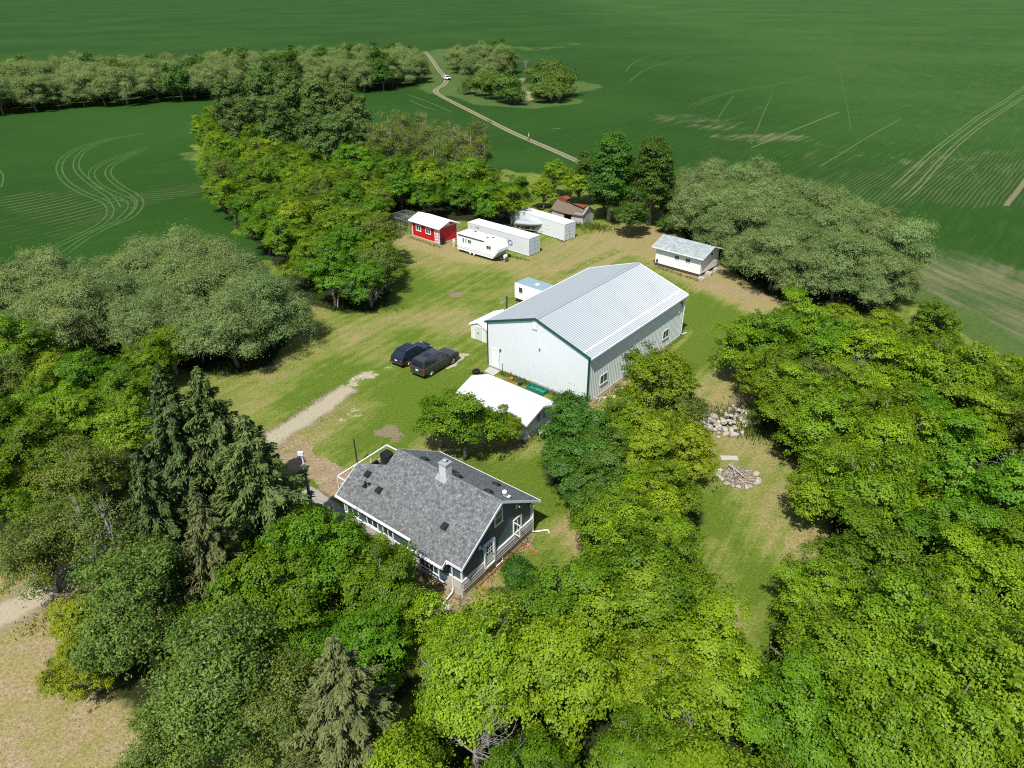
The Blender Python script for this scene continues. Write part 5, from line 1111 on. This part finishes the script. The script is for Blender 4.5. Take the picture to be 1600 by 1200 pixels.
def leaf_mesh(name, cen, nrm, length, width, tint, mat, axis_hint=None, seed=0):
    """many small pointed leaves: one quad each, set at cen, facing nrm"""
    rg = np.random.default_rng(seed); N = len(cen); nrm = nrm / (np.linalg.norm(nrm, axis=1, keepdims=True) + 1e-9)
    h = rg.normal(size=(N, 3)) if axis_hint is None else axis_hint + rg.normal(size=(N, 3)) * .35
    t = h - nrm * (h * nrm).sum(1, keepdims=True); t /= np.linalg.norm(t, axis=1, keepdims=True) + 1e-9; b = np.cross(nrm, t)
    L = (length * rg.uniform(.7, 1.3, N))[:, None]; Wd = (width * rg.uniform(.7, 1.3, N))[:, None]; fold = nrm * Wd * .35
    V = np.stack([cen - t * L * .5, cen + b * Wd * .5 + fold, cen + t * L * .5, cen - b * Wd * .5 + fold], 1).reshape(-1, 3)
    me = bpy.data.meshes.new(name); me.vertices.add(len(V)); me.vertices.foreach_set('co', V.ravel().astype(np.float32))
    me.loops.add(4 * N); me.loops.foreach_set('vertex_index', np.arange(4 * N, dtype=np.int32)); me.polygons.add(N); me.polygons.foreach_set('loop_start', np.arange(0, 4 * N, 4, dtype=np.int32))
    at = me.attributes.new('tint', 'FLOAT', 'FACE'); at.data.foreach_set('value', np.clip(tint, 0, 1).astype(np.float32)); me.update(calc_edges=True); me.materials.append(mat)
    return me
def unit(rg, n):
    v = rg.normal(size=(n, 3)); return v / np.linalg.norm(v, axis=1, keepdims=True)
def crown_clumps(rg, Rx, zc, Rz, n, lobes=6, up=.15, rmin=.45):
    """clump centres spread through an uneven, lobed crown volume"""
    ld = unit(rg, lobes); lw = rg.uniform(.05, .38, lobes)
    d = unit(rg, n * 3); d = d[(d[:, 2] > -.72)][:n]
    rad = 1 + ((np.clip((d @ ld.T), 0, 1) ** 4) * lw).sum(1) - .18
    r = rg.uniform(rmin ** 2, 1, len(d)) ** .5 * rad
    c = d * r[:, None] * np.array([Rx, Rx, Rz]); c[:, :2] *= (1 + .45 * np.clip(-d[:, 2:3], 0, 1)); c[:, 2] += zc
    return c, d
def leafy(name, seed, H, Rx, nb, nsub, per, leaf, wid, kind, base=.08, bark=BARK, br=.34, sr=.36, upb=.65, jitter=.65, rmin=.3, flat=.75, stray=.12):
    """broadleaf tree: boughs spread through an uneven crown, each bough carrying many small leaf sprays; returns meshes (trunk, crown)"""
    rg = np.random.default_rng(seed); zc = H * (base + 1) / 2; Rz = H * (1 - base) / 2
    c, d = crown_clumps(rg, Rx * (1 - br * .55), zc, Rz * (1 - br * .45), nb, rmin=rmin); n = len(c)
    br_r = Rx * br * rg.uniform(.6, 1.4, n); sq = rg.uniform(.7, 1.35, (n, 3)) * np.array([1, 1, flat])
    k = rg.poisson(nsub * (br_r / br_r.mean()) ** 1.8) + 2; bi = np.repeat(np.arange(n), k); M = len(bi)
    o = unit(rg, M); o[:, 2] = np.where(o[:, 2] < -.35, -o[:, 2] * .6, o[:, 2])
    sc = c[bi] + o * (br_r[bi] * rg.uniform(.55, 1.08, M))[:, None] * sq[bi]
    sc[:, 2] = np.maximum(sc[:, 2], .25 + rg.uniform(0, .4, M)); srad = sr * rg.uniform(.55, 1.45, M)
    q = rg.poisson(per * (srad / sr) ** 1.6) + 3; si = np.repeat(np.arange(M), q); N = len(si)
    e = unit(rg, N); P = sc[si] + e * (srad[si] * rg.uniform(.15, 1, N) ** .6)[:, None] * np.array([1, 1, .55])
    m_ = rg.random(N) < stray; P[m_] += rg.normal(size=(m_.sum(), 3)) * sr * .8
    out = sc - np.array([0, 0, zc * .75]); out /= np.linalg.norm(out, axis=1, keepdims=True)
    nr = e * .45 + (o * .8 + out * .35)[si] + np.array([0, 0, upb]) + rg.normal(size=(N, 3)) * jitter * .6
    tint = rg.uniform(.35, .75, n)[bi][si] + rg.normal(0, .13, M)[si] + rg.normal(0, .17, N) + np.clip(o[si][:, 2], 0, 1) * .10
    crown = leaf_mesh(name + '_crown', P, nr, leaf, wid, tint, LM[kind], seed=seed)
    m = MB(); zt = H * max(base, .16)
    rnd = random.Random(seed); lean = Vector((rnd.uniform(-.3, .3), rnd.uniform(-.3, .3), 0))
    m.tube([(0, 0, -.15), lean * .4 + Vector((0, 0, zt * .6)), lean + Vector((0, 0, zt + .4)), lean * 1.4 + Vector((0, 0, H * .62)), lean * 1.5 + Vector((0, 0, H * .86))], [H * .028, H * .022, H * .019, H * .011, H * .003], 8)
    for i in range(n):
        e_ = Vector(c[i]); s_ = lean * 1.1 + Vector((0, 0, rnd.uniform(.7, 1.5) * zt + .3)); mid = s_.lerp(e_, .5) + Vector((rnd.uniform(-.3, .3), rnd.uniform(-.3, .3), .25))
        m.tube([s_, mid, e_], [H * .009, H * .006, H * .002], 5, cap=False)
        w = np.nonzero(bi == i)[0]
        for t_ in w[:5]: m.tube([e_.lerp(s_, .15), Vector(sc[t_])], [H * .0028, H * .001], 4, cap=False)
    me = bpy.data.meshes.new(name + '_trunk'); me.from_pydata(m.v, [], m.f); me.materials.append(bark); me.polygons.foreach_set('use_smooth', [True] * len(me.polygons))
    return me, crown
def twiggy(name, seed, H, Rx, mat, dens=1.0):
    """bare dead branches forking upwards"""
    rnd = random.Random(seed); m = MB()
    def br(p, d, L, r, lv):
        e = p + d * L; mid = p.lerp(e, .5) + Vector((rnd.uniform(-1, 1), rnd.uniform(-1, 1), rnd.uniform(-.5, .5))) * L * .08
        m.tube([p, mid, e], [r, r * .8, r * .55], 5 if lv > 1 else 7, cap=False)
        if lv >= 4: return
        for _ in range(int(rnd.choice((2, 3, 3, 4)) * dens)):
            dd = (d + Vector((rnd.gauss(0, .55), rnd.gauss(0, .55), rnd.gauss(.12, .35)))).normalized(); br(p.lerp(e, rnd.uniform(.45, 1)), dd, L * rnd.uniform(.5, .78), r * .5, lv + 1)
    for _ in range(3): br(Vector((rnd.uniform(-.2, .2), rnd.uniform(-.2, .2), -.1)), Vector((rnd.gauss(0, .25), rnd.gauss(0, .25), 1)).normalized(), H * .36, H * .013, 0)
    me = bpy.data.meshes.new(name); me.from_pydata(m.v, [], m.f); me.materials.append(mat); return me
def spruce(seed, H, Rb, mat):
    rg = np.random.default_rng(seed); rnd = random.Random(seed); cen = []; nrm = []; ax = []; tn = []; m = MB()
    m.tube([(0, 0, -.15), (.05, 0, H * .5), (0, .03, H * .99)], [H * .016, H * .010, .02], 8)
    z = H * .04
    while z < H * .985:
        f = 1 - z / H; rz = Rb * (f ** .85) * rnd.uniform(.78, 1.15) + .12; nb = max(5, int(4.5 * f + 4.6)); off_ = rnd.uniform(0, 6.28)
        for k in range(nb):
            a = off_ + 2 * math.pi * k / nb + rnd.uniform(-.2, .2); L = rz * rnd.uniform(.55, 1.28); dv = np.array([math.cos(a), math.sin(a), 0]); sv_ = np.array([-math.sin(a), math.cos(a), 0]); droop = rnd.uniform(.28, .55); z0 = z + rnd.uniform(-.15, .15)
            if L > .5: m.tube([(0, 0, z0), tuple(dv * L * .5 + np.array([0, 0, z0 - droop * L * .36])), tuple(dv * L * .95 + np.array([0, 0, z0 - droop * L * .62]))], [.035 * f + .012, .02 * f + .008, .006], 4, cap=False)
            n = int(105 * L + 16); s = rg.uniform(.08, 1, n) ** .8; w = rg.normal(0, .5, n) * (.26 * np.sin(np.clip(s, .05, .98) * math.pi) ** .7 + .06) * (.5 + .28 * L)
            dz = -droop * L * (s * .95 - .32 * s ** 3) - np.abs(w) * .55 - rg.uniform(0, 1, n) ** 2 * .5
            p = dv * (L * s)[:, None] + sv_ * w[:, None]; p[:, 2] = z0 + dz; cen.append(p)
            nrm.append(dv * .5 + np.array([0, 0, .8]) + rg.normal(size=(n, 3)) * .4); ax.append(np.tile(dv * .7, (n, 1)) + sv_ * (np.sign(w) * .35)[:, None] + np.array([0, 0, -.6])); bt = rnd.uniform(.1, .55); tn.append(np.clip(s, 0, 1) ** 2 * .4 + bt - .1 + rg.normal(0, .13, n))
        z += .50 * (.5 + f * .8)
    cen = np.concatenate(cen); crown = leaf_mesh('spruce_crown', cen, np.concatenate(nrm), .30, .10, np.concatenate(tn), mat, np.concatenate(ax), seed)
    me = bpy.data.meshes.new('spruce_trunk'); me.from_pydata(m.v, [], m.f); me.materials.append(BARK); return me, crown
PROTO = {}
for i in range(7): PROTO.setdefault('boxelder', []).append(leafy('boxelder', 10 + i, 7.2 + .35 * (i % 4), 3.1 + .3 * (i % 3), 24 + 4 * (i % 3), 21, 42, .165, .098, 'boxelder'))
for i in range(3): PROTO.setdefault('maple', []).append(leafy('maple', 30 + i, 8.2, 3.3, 32, 20, 40, .17, .10, 'maple'))
for i in range(3): PROTO.setdefault('olive', []).append(leafy('olive', 40 + i, 7.4, 3.0, 30, 18, 24, .18, .085, 'olive', jitter=1.0))
for i in range(4): PROTO.setdefault('willow', []).append(leafy('willow', 50 + i, 8.0, 4.1, 34, 40, 30, .19, .06, 'willow', .0, br=.30, sr=.40, jitter=1.0, upb=.75, stray=.3))
for i in range(3): PROTO.setdefault('poplar', []).append(leafy('poplar', 60 + i, 18, 3.7, 75, 20, 38, .26, .17, 'poplar', .04, PALEBARK, br=.30, sr=.55, jitter=1.1))
for i in range(3): PROTO.setdefault('thin', []).append(leafy('thin', 70 + i, 9.5, 2.6, 26, 12, 15, .18, .09, 'olive', .15, PALEBARK, jitter=1.1, stray=.3))
for i in range(2): PROTO.setdefault('ash', []).append(leafy('ash', 80 + i, 8.0, 3.7, 24, 34, 28, .19, .085, 'ash', br=.36, sr=.38, jitter=1.0, upb=.6, stray=.3))
for i in range(3): PROTO.setdefault('shrub', []).append(leafy('shrub', 90 + i, 3.0, 2.1, 16, 20, 22, .2, .085, 'shrub', .0, br=.42, sr=.34, jitter=1.0))
SPR = [spruce(100 + i, 13.0, 3.9, LM['spruce']) for i in range(3)]
BARE = [twiggy('dead_branches', 200 + i, 8.0, 2.5, TWIG) for i in range(3)]
BARESHRUB = [twiggy('bare_twigs', 210 + i, 3.2, 1.6, TWIG, 1.2) for i in range(2)]
TR = random.Random(77)
def plant(name, kind, x, y, s, label, cat='tree', group=None, mat=None, sz=None, var=None, z=0):
    t = bpy.data.objects.new(name, None); C.objects.link(t); t.empty_display_size = .4; t.location = (x, y, z); t.rotation_euler = (0, 0, TR.uniform(0, 6.28)); s2 = sz or s * TR.uniform(.92, 1.1)
    t.scale = (s, s, s2); tag(t, label, cat, group)
    def part(pn, me, m=None):
        o = bpy.data.objects.new(pn, me); C.objects.link(o); o.parent = t
        if m: o.material_slots[0].link = 'OBJECT'; o.material_slots[0].material = m
    if kind == 'bare': part('trunk', BARE[TR.randrange(3) if var is None else var])
    elif kind == 'bareshrub': part('branches', BARESHRUB[TR.randrange(2)])
    elif kind == 'spruce':
        a, b = SPR[TR.randrange(3) if var is None else var]; part('trunk', a); part('crown', b, mat)
    else:
        if kind == 'fresh': mat = mat or LM['fresh']; kind = 'boxelder'
        L = PROTO[kind]; a, b = L[TR.randrange(len(L)) if var is None else var % len(L)]
        if kind != 'shrub': part('trunk', a)
        else: part('stems', a)
        part('crown', b, mat)
        if TR.random() < {'thin': .3, 'olive': .3, 'boxelder': .16}.get(kind, 0): part('dead_branches', BARE[TR.randrange(3)]); t.children[-1].scale = (1.1, 1.1, 1.08)
    return t
def at(px, py, z): g = G(px, py, z); return g.x, g.y
BLOCK = [(7.05, 54.92, -.689, -13, 1, -1.5, 20, 2.0), (2.68, 50.06, -.7, -8.5, .4, -2.6, 2.6, 1.2), (-.63, 34.15, -.659, -15, .4, -4.5, 4.5, 2.6), (-9.26, 101.83, -.75, -7.5, 0, -2.6, 2.4, 2.2), (27.28, 88.37, -.75, -8, 0, -3, 3, 2.4), (2.59, 95.37, .845, 0, 2.5, 0, 12.5, 1.8), (8.155, 102.04, .742, 0, 2.5, 0, 9, 1.4)]
def blocked(x, y):
    for ox, oy, a, x0, x1, y0, y1, mg in BLOCK:
        dx, dy = x - ox, y - oy; lx = math.cos(a) * dx + math.sin(a) * dy; ly = -math.sin(a) * dx + math.cos(a) * dy
        if x0 - mg < lx < x1 + mg and y0 - mg < ly < y1 + mg: return True
    return False
SPOTS = []
def grove(w, seed):
    rg = random.Random(seed); P = w['poly']; xs = [p[0] for p in P]; ys = [p[1] for p in P]; pts = []
    tot = sum(m[1] for m in w['mix'])
    for _ in range(9000):
        x, y = rg.uniform(min(xs), max(xs)), rg.uniform(min(ys), max(ys))
        if not in_poly(np.array([x]), np.array([y]), P)[0] or blocked(x, y): continue
        if any((x - a) ** 2 + (y - b) ** 2 < (w['sp'] * .92) ** 2 for a, b in pts): continue
        pts.append((x, y))
    for x, y in pts:
        r = rg.random() * tot; k = w['mix'][-1][0]
        for nm, wt in w['mix']:
            if r < wt: k = nm; break
            r -= wt
        s = rg.uniform(*w['s']); nm = w['name']
        if k == 'bare': plant('dead_tree', k, x, y, s, 'bare grey dead tree standing in ' + w['dead'], 'tree', 'dead trees in ' + w['dead'])
        elif k == 'bareshrub': plant('bare_shrub', k, x, y, s, 'bare grey-brown shrub at the foot of the far shelterbelt', 'shrub', 'bare shrubs along the far shelterbelt')
        elif k == 'olive' and nm == 'leafy_tree': plant(nm, k, x, y, s, 'duller olive-green tree ' + w['olive'], 'tree', 'olive trees ' + w['olive'])
        elif k == 'maple' and nm == 'leafy_tree': plant(nm, k, x, y, s, 'darker deep-green tree ' + w['olive'], 'tree', 'dark trees ' + w['olive'])
        elif k == 'maple' and w['key'] == 'right_willows': plant('leafy_tree', k, x, y, s, 'dark green leafy tree within the willow bank behind the white shed', 'tree', 'dark trees in the willow bank')
        elif k == 'maple': plant(nm, k, x, y, s, w['label'].replace('grey-green', 'darker green'), 'tree', w['group'] + ', darker kind')
        else: plant(nm, k, x, y, s, w['label'], w['cat'], w['group'])
    return len(pts)
DEADS = dict(left_wood='the thicket left of the spruces', lower_wood='the canopy below the house', right_wood='the wood right of the fire pit', back_wood='the wood behind the red shed')
OLIVES = dict(left_wood='in the thicket left of the spruces', lower_wood='in the canopy below the house', right_wood='in the wood right of the fire pit', back_wood='in the wood behind the red shed')
for i, w in enumerate(WOODS):
    w['dead'] = DEADS.get(w['key'], ''); w['olive'] = OLIVES.get(w['key'], ''); n_ = grove(w, 500 + i); print('WOOD', w['key'], n_)

# single trees of the middle clump, right of the garage
for px, py, z, k, s, lb in ((1018, 612, 5, 'boxelder', 1.18, 'tall yellow-green tree touching the workshop side wall'), (970, 645, 4, 'olive', .62, 'dull olive tree left of the tall one by the workshop'), (1066, 635, 4, 'olive', .78, 'olive-grey tree between the tall workshop tree and the rock pile'),
    (905, 668, 4, 'maple', .9, 'dark green dense tree right of the garage end, upper one'), (892, 722, 3.6, 'maple', .85, 'dark green dense tree at the left lower edge of the middle clump'), (940, 715, 4, 'maple', .85, 'dark green tree in the heart of the middle clump'), (965, 672, 4, 'boxelder', .72, 'yellow-green tree in the upper middle of the clump by the workshop'),
    (1015, 695, 4, 'boxelder', .82, 'bright tree in the centre of the middle clump'), (1068, 695, 3.6, 'lime', .76, 'golden-green tree at the right edge of the middle clump, left of the fire pit'), (980, 752, 4, 'boxelder', .78, 'bright tree below the dark ones in the middle clump'), (1045, 765, 3.8, 'boxelder', .78, 'yellow-green tree at the lower right of the middle clump'),
    (930, 775, 3.4, 'maple', .7, 'small dark tree at the lower left end of the middle clump'), (1000, 800, 4, 'boxelder', .9, 'bright tree where the middle clump meets the lower canopy')):
    x, y = at(px, py, z); plant('leafy_tree', 'boxelder' if k == 'lime' else k, x, y, s, lb, 'tree', None, LM['lime'] if k == 'lime' else None)
for px, py, z, s, lb in ((955, 845, 3.6, .85, 'bright tree at the upper left corner of the lower canopy, beside the bare grass patch'), (1010, 858, 4, .92, 'bright tree in the upper middle of the lower canopy'), (1030, 838, 4, .82, 'bright tree at the upper right of the lower canopy beside the mown strip'), (1042, 905, 4, .86, 'bright tree on the right rim of the lower canopy beside the mown strip'), (1000, 935, 4, .95, 'bright tree a little left of the mown strip in the lower canopy'), (735, 990, 4, .8, 'bright tree at the top left rim of the lower canopy below the house corner'), (1100, 1010, 4.2, .95, 'bright tree at the lower end of the mown strip'), (1178, 535, 4, .95, 'tree at the upper left corner of the right wood, nearest the workshop'), (1205, 585, 4, .95, 'tree on the left rim of the right wood above the rock pile'), (1240, 632, 4, .95, 'tree on the left rim of the right wood just behind the rock pile'), (1285, 672, 4, .95, 'tree on the left rim of the right wood level with the rock pile'), (1240, 512, 4.4, 1.0, 'tree at the top edge of the right wood near the willows'), (1315, 745, 4, .95, 'tree on the left rim of the right wood level with the fire pit'), (1490, 1120, 4.2, 1.05, 'bright tree in the lower right corner of the canopy'), (1395, 1150, 4.2, 1.0, 'bright tree at the bottom edge left of the lower right corner'), (582, 862, 3.4, .6, 'small bright tree close against the left half of the house front'), (548, 845, 3.0, .5, 'small bright tree at the left corner of the house front')):
    x, y = at(px, py, z); plant('leafy_tree', 'boxelder', x, y, s, lb)
x, y = at(725, 668, 3.2); plant('leafy_tree', 'fresh', x, y, .98, 'broad bright green tree standing before the white-roofed garage', 'tree', None, None, sz=.9, var=3)
x, y = at(688, 655, 2.8); plant('leafy_tree', 'boxelder', x, y, .66, 'smaller bright tree at the left side of the garage tree')
x, y = at(788, 668, 2.2); plant('leafy_tree', 'boxelder', x, y, .52, 'small bright tree between the garage tree and the garage end')
# trees at the lower left by the drive
for px, py, z, k, s, lb, m_ in ((215, 965, 4.0, 'ash', 1.0, 'dark glossy green rounded tree, leftmost of the two at the lower left', None), (345, 1075, 4.0, 'ash', 1.02, 'dark glossy green rounded tree at the bottom edge left of the spruce', None), (128, 960, 3.0, 'boxelder', .62, 'lime-yellow small tree at the edge of the dry grass, upper one', 'lime'), (125, 1035, 2.4, 'boxelder', .52, 'lime-yellow low tree at the edge of the dry grass, lower one', 'lime'),
    (62, 862, 3.6, 'ash', .78, 'soft green tree arching over the gravel drive at the left edge', None), (100, 820, 3.6, 'ash', .7, 'green tree beside the gravel drive at the left', None), (190, 870, 3.5, 'thin', .85, 'thin-leaved green tree arching over the gravel drive, right one', 'ash'), (428, 1105, 3.6, 'ash', .78, 'smaller glossy green tree at the bottom edge, right of the two big dark ones', None), (455, 1020, 3.4, 'fresh', .72, 'bright green tree just left of the lone spruce tip', None), (275, 1150, 3.2, 'ash', .7, 'low glossy green tree at the bottom edge beside the dry grass', None), (330, 985, 3.2, 'boxelder', .6, 'small bright tree between the two dark glossy trees', None), (300, 870, 2.5, 'boxelder', .5, 'little bright tree tucked among the spruces', None), (385, 850, 3, 'boxelder', .55, 'small bright tree at the foot of the right spruce', None),
    (260, 530, 4, 'boxelder', .75, 'bright green tree against the dark edge of the willow bank', None), (225, 555, 4, 'boxelder', .75, 'bright green tree just behind the leftmost spruce', None)):
    x, y = at(px, py, z); plant('leafy_tree', k, x, y, s, lb, 'tree', None, LM[m_] if m_ else None)
# spruces: placed by their tops
for px, py, h, s, lb, m_, v_ in ((243, 568, 13.5, 1.2, 'tall dark spruce, leftmost of the three big ones', None, 0), (305, 572, 13, 1.14, 'tall dark spruce in the middle of the group, beside the lawn', None, 1), (378, 648, 12.5, 1.3, 'broad dark spruce nearest the utility pole', None, 2), (208, 705, 11, .85, 'dark spruce in front of the leftmost tall one', None, 1), (298, 760, 11, .82, 'spruce with browned top in the middle of the group', 'brown_spruce', 0), (518, 995, 11, 1.0, 'lone spruce with brownish needles at the photo bottom', 'brown_spruce', 1)):
    g = G(px, py, h); plant('spruce_tree', 'spruce', g.x, g.y, s, lb, 'spruce', None, LM[m_] if m_ else None, sz=h / 13.0, var=v_)
# big poplars
for i, (px, py, yb, lb) in enumerate(((345, 92, 168, 'tall dark poplar, first from the left in the tall row'), (392, 86, 172, 'tall dark poplar, second from the left in the tall row'), (440, 84, 168, 'tall dark poplar, third from the left in the tall row'), (488, 90, 165, 'tall dark poplar, fourth from the left in the tall row'), (530, 104, 160, 'tall dark poplar, fifth from the left in the tall row'), (556, 125, 156, 'tall dark poplar, rightmost of the tall row'), (365, 122, 155, 'shorter dark poplar before the tall row at its left'), (420, 128, 150, 'shorter dark poplar before the tall row near its middle'), (478, 135, 148, 'shorter dark poplar before the tall row right of its middle'), (520, 150, 142, 'shorter dark poplar before the tall row at its right end'))):
    d = G(px, py); k = yb / d.y; h = CAM_H * (1 - k) * .95; x = d.x * k
    plant('poplar_tree', 'poplar', x, yb, (1.0, 1.05, .98, 1.0, .95, .8, .9, .9, .9, .85)[i], lb, 'poplar', None, sz=h / 18.6, var=i)
for px, py, yb, s, lb in ((962, 190, 112, .95, 'big dark cottonwood behind the derelict shed, left one'), (1028, 197, 110, .95, 'big dark cottonwood behind the derelict shed, right one')):
    d = G(px, py); k = yb / d.y; h = CAM_H * (1 - k); plant('cottonwood_tree', 'poplar', d.x * k, yb, s, lb, 'cottonwood', None, LM['maple'], sz=h / 18.6, var=1)
for px, py, z, k, s, lb in ((985, 335, 3.5, 'maple', .85, 'dark rounded tree on the lawn right of the derelict shed'), (945, 300, 4, 'maple', .8, 'dark tree filling in under the cottonwoods'), (925, 275, 5, 'maple', 1.0, 'dark tree rising at the left side of the cottonwoods'), (1000, 285, 5, 'maple', 1.05, 'dark tree in the gap between the two cottonwoods'), (1030, 275, 5, 'maple', 1.0, 'dark tree at the right side of the cottonwoods'), (965, 315, 3.5, 'maple', .85, 'dark tree at the foot of the left cottonwood'), (1040, 320, 3, 'maple', .7, 'low dark tree at the right foot of the cottonwoods'), (905, 285, 4, 'boxelder', .95, 'bright tree left of the cottonwoods, right one of three'), (868, 268, 4.5, 'boxelder', .95, 'bright tree left of the cottonwoods, middle one of three'), (850, 295, 3.6, 'boxelder', .8, 'bright tree left of the cottonwoods, lowest of three'), (1042, 350, 1.5, 'shrub', .9, 'low green bush by the field gap right of the cottonwoods'),
    (1270, 405, 3.4, 'maple', .85, 'dark green tree in front of the willow bank, left one'), (1320, 420, 3.4, 'maple', .9, 'dark green tree in front of the willow bank, right one'), (1175, 405, 2.6, 'boxelder', .5, 'small bright tree at the foot of the willow bank behind the white shed')):
    x, y = at(px, py, z); plant('leafy_tree' if k != 'shrub' else 'bush', k, x, y, s, lb, 'tree' if k != 'shrub' else 'bush')
# slough bushes
for i, (px, py, s) in enumerate(((733, 140, 1.3), (752, 143, 1.7), (772, 148, 2.1), (792, 153, 2.2), (806, 156, 1.6), (766, 128, 1.5), (782, 136, 1.5), (748, 128, 1.3), (836, 122, 1.8), (852, 126, 2.2), (866, 134, 2.4), (876, 144, 2.3), (862, 148, 2.2), (846, 143, 2.0), (838, 134, 1.8), (874, 152, 1.9), (850, 153, 1.6))):
    x, y = at(px, py, 1.5); left = px < 815; s *= 1.2
    plant('bush', 'shrub', x, y, s, 'rounded green bush on the ' + ('left side of the reedy slough' if left else 'right side of the reedy slough'), 'bush', 'bushes left of the slough' if left else 'bushes right of the slough', sz=s * 1.05)
x, y = at(822, 100, 1.5); plant('bare_shrub', 'bareshrub', x, y, 2.0, 'grey-brown bare shrub at the right end of the far clump', 'shrub')
# odd bushes in the yard
for px, py, z, k, s, lb, m_ in ((391, 549, .5, 'shrub', .42, 'small round grey-green bush on the lawn before the willow bank', 'willow'), (812, 900, .9, 'shrub', .62, 'dark bush in the bed at the house gable end', 'maple'), (778, 940, .8, 'shrub', .5, 'smaller green bush before the dark one at the house gable', None), (660, 870, .8, 'bareshrub', .5, 'leafless grey shrub against the house front', None), (1150, 625, .8, 'bareshrub', .7, 'bare twiggy brush beside the rock pile', None), (1250, 650, 1.2, 'bareshrub', .9, 'bare fallen brush at the dark edge of the wood', None), (1268, 690, .8, 'bareshrub', .7, 'tangle of dead branches at the edge of the wood above the clearing', None), (1185, 655, .5, 'shrub', .5, 'low green weeds behind the rock pile', 'ash')):
    x, y = at(px, py, z); plant('bush' if k == 'shrub' else 'bare_shrub', k, x, y, s, lb, 'bush', None, LM[m_] if m_ else None)
for px, py, z, s, lb in ((1325, 560, 6, 1.0, 'tall bare dead tree in the upper part of the right wood'), (1520, 800, 6, .95, 'slim pale dead trunk in the far right wood'), (1510, 940, 5, .8, 'dead tree with tangled branches in the lower right wood'), (740, 1125, 5, .9, 'bare forked branches at the photo bottom centre')):
    x, y = at(px, py, z); plant('dead_tree', 'bare', x, y, s, lb, 'tree')

# ------------------------------------------------------------------ unmown grass and weeds along walls, wood edges, rock pile and track
def weeds():
    rg = np.random.default_rng(9); cen = []; sz = []
    def line(p, q, n, w, h):
        p, q = np.array(p[:2]), np.array(q[:2]); t = rg.random(n); c = p + (q - p) * t[:, None] + rg.normal(0, w, (n, 2)); hh = h * rg.uniform(.5, 1.4, n); cen.append(np.c_[c, hh * .45]); sz.append(hh)
    g2 = lambda px, py: np.array(G(px, py)[:2])
    for (a, b, n, w, h) in ((Sx(-10.3, -.5), Sx(-.2, -.4), 1500, .25, .3), (Sx(.5, .5), Sx(.4, 18.6), 700, .12, .22), (g2(745, 592), g2(868, 650), 1300, .45, .35), (g2(1090, 655), g2(1165, 640), 900, .8, .4), (g2(1165, 680), g2(1215, 655), 900, .7, .55), (g2(1215, 690), g2(1270, 720), 700, .8, .5),
        (g2(640, 372), g2(690, 388), 250, .2, .3), (g2(760, 393), g2(826, 408), 350, .2, .3), (g2(850, 363), g2(882, 380), 200, .2, .3), (g2(1025, 418), g2(1092, 440), 350, .25, .3), (g2(880, 350), g2(950, 360), 900, 1.0, .5), (g2(620, 370), g2(645, 330), 500, .7, .6), (g2(820, 694), g2(864, 664), 350, .15, .25),
        (g2(600, 888), g2(720, 948), 350, .5, .25), (g2(735, 930), g2(832, 845), 350, .35, .25), (g2(520, 822), g2(545, 838), 150, .3, .3), (g2(345, 585), g2(470, 500), 1300, 1.0, .4), (g2(415, 470), g2(620, 480), 900, 1.0, .4),
        (g2(40, 990), g2(180, 880), 500, .5, .3), (g2(60, 930), g2(200, 830), 500, .5, .3), (g2(430, 705), g2(560, 622), 350, .5, .18), (g2(400, 690), g2(520, 606), 350, .5, .18)):
        line(a, b, n, w, h)
    cen = np.concatenate(cen); sz = np.concatenate(sz); N = len(cen); nr = rg.normal(size=(N, 3)); nr[:, 2] = np.abs(nr[:, 2]) * .4
    me = leaf_mesh('weeds', cen, nr, 1.0, .16, rg.uniform(0, 1, N), leaf_mat('weed_blade', (.05, .105, .010), (.13, .155, .03), .25, .6, .2, .0), np.tile(np.array([0, 0, 2.0]), (N, 1)), 9)
    co = np.empty(len(me.vertices) * 3, np.float32); me.vertices.foreach_get('co', co); co = co.reshape(N, 4, 3); c = co.mean(1, keepdims=True); co = c + (co - c) * sz[:, None, None]; me.vertices.foreach_set('co', co.ravel()); me.update()
    o = bpy.data.objects.new('weeds', me); C.objects.link(o); tag(o, 'unmown grass and weeds along the walls and wood edges', 'weeds', None, 'stuff')
weeds()
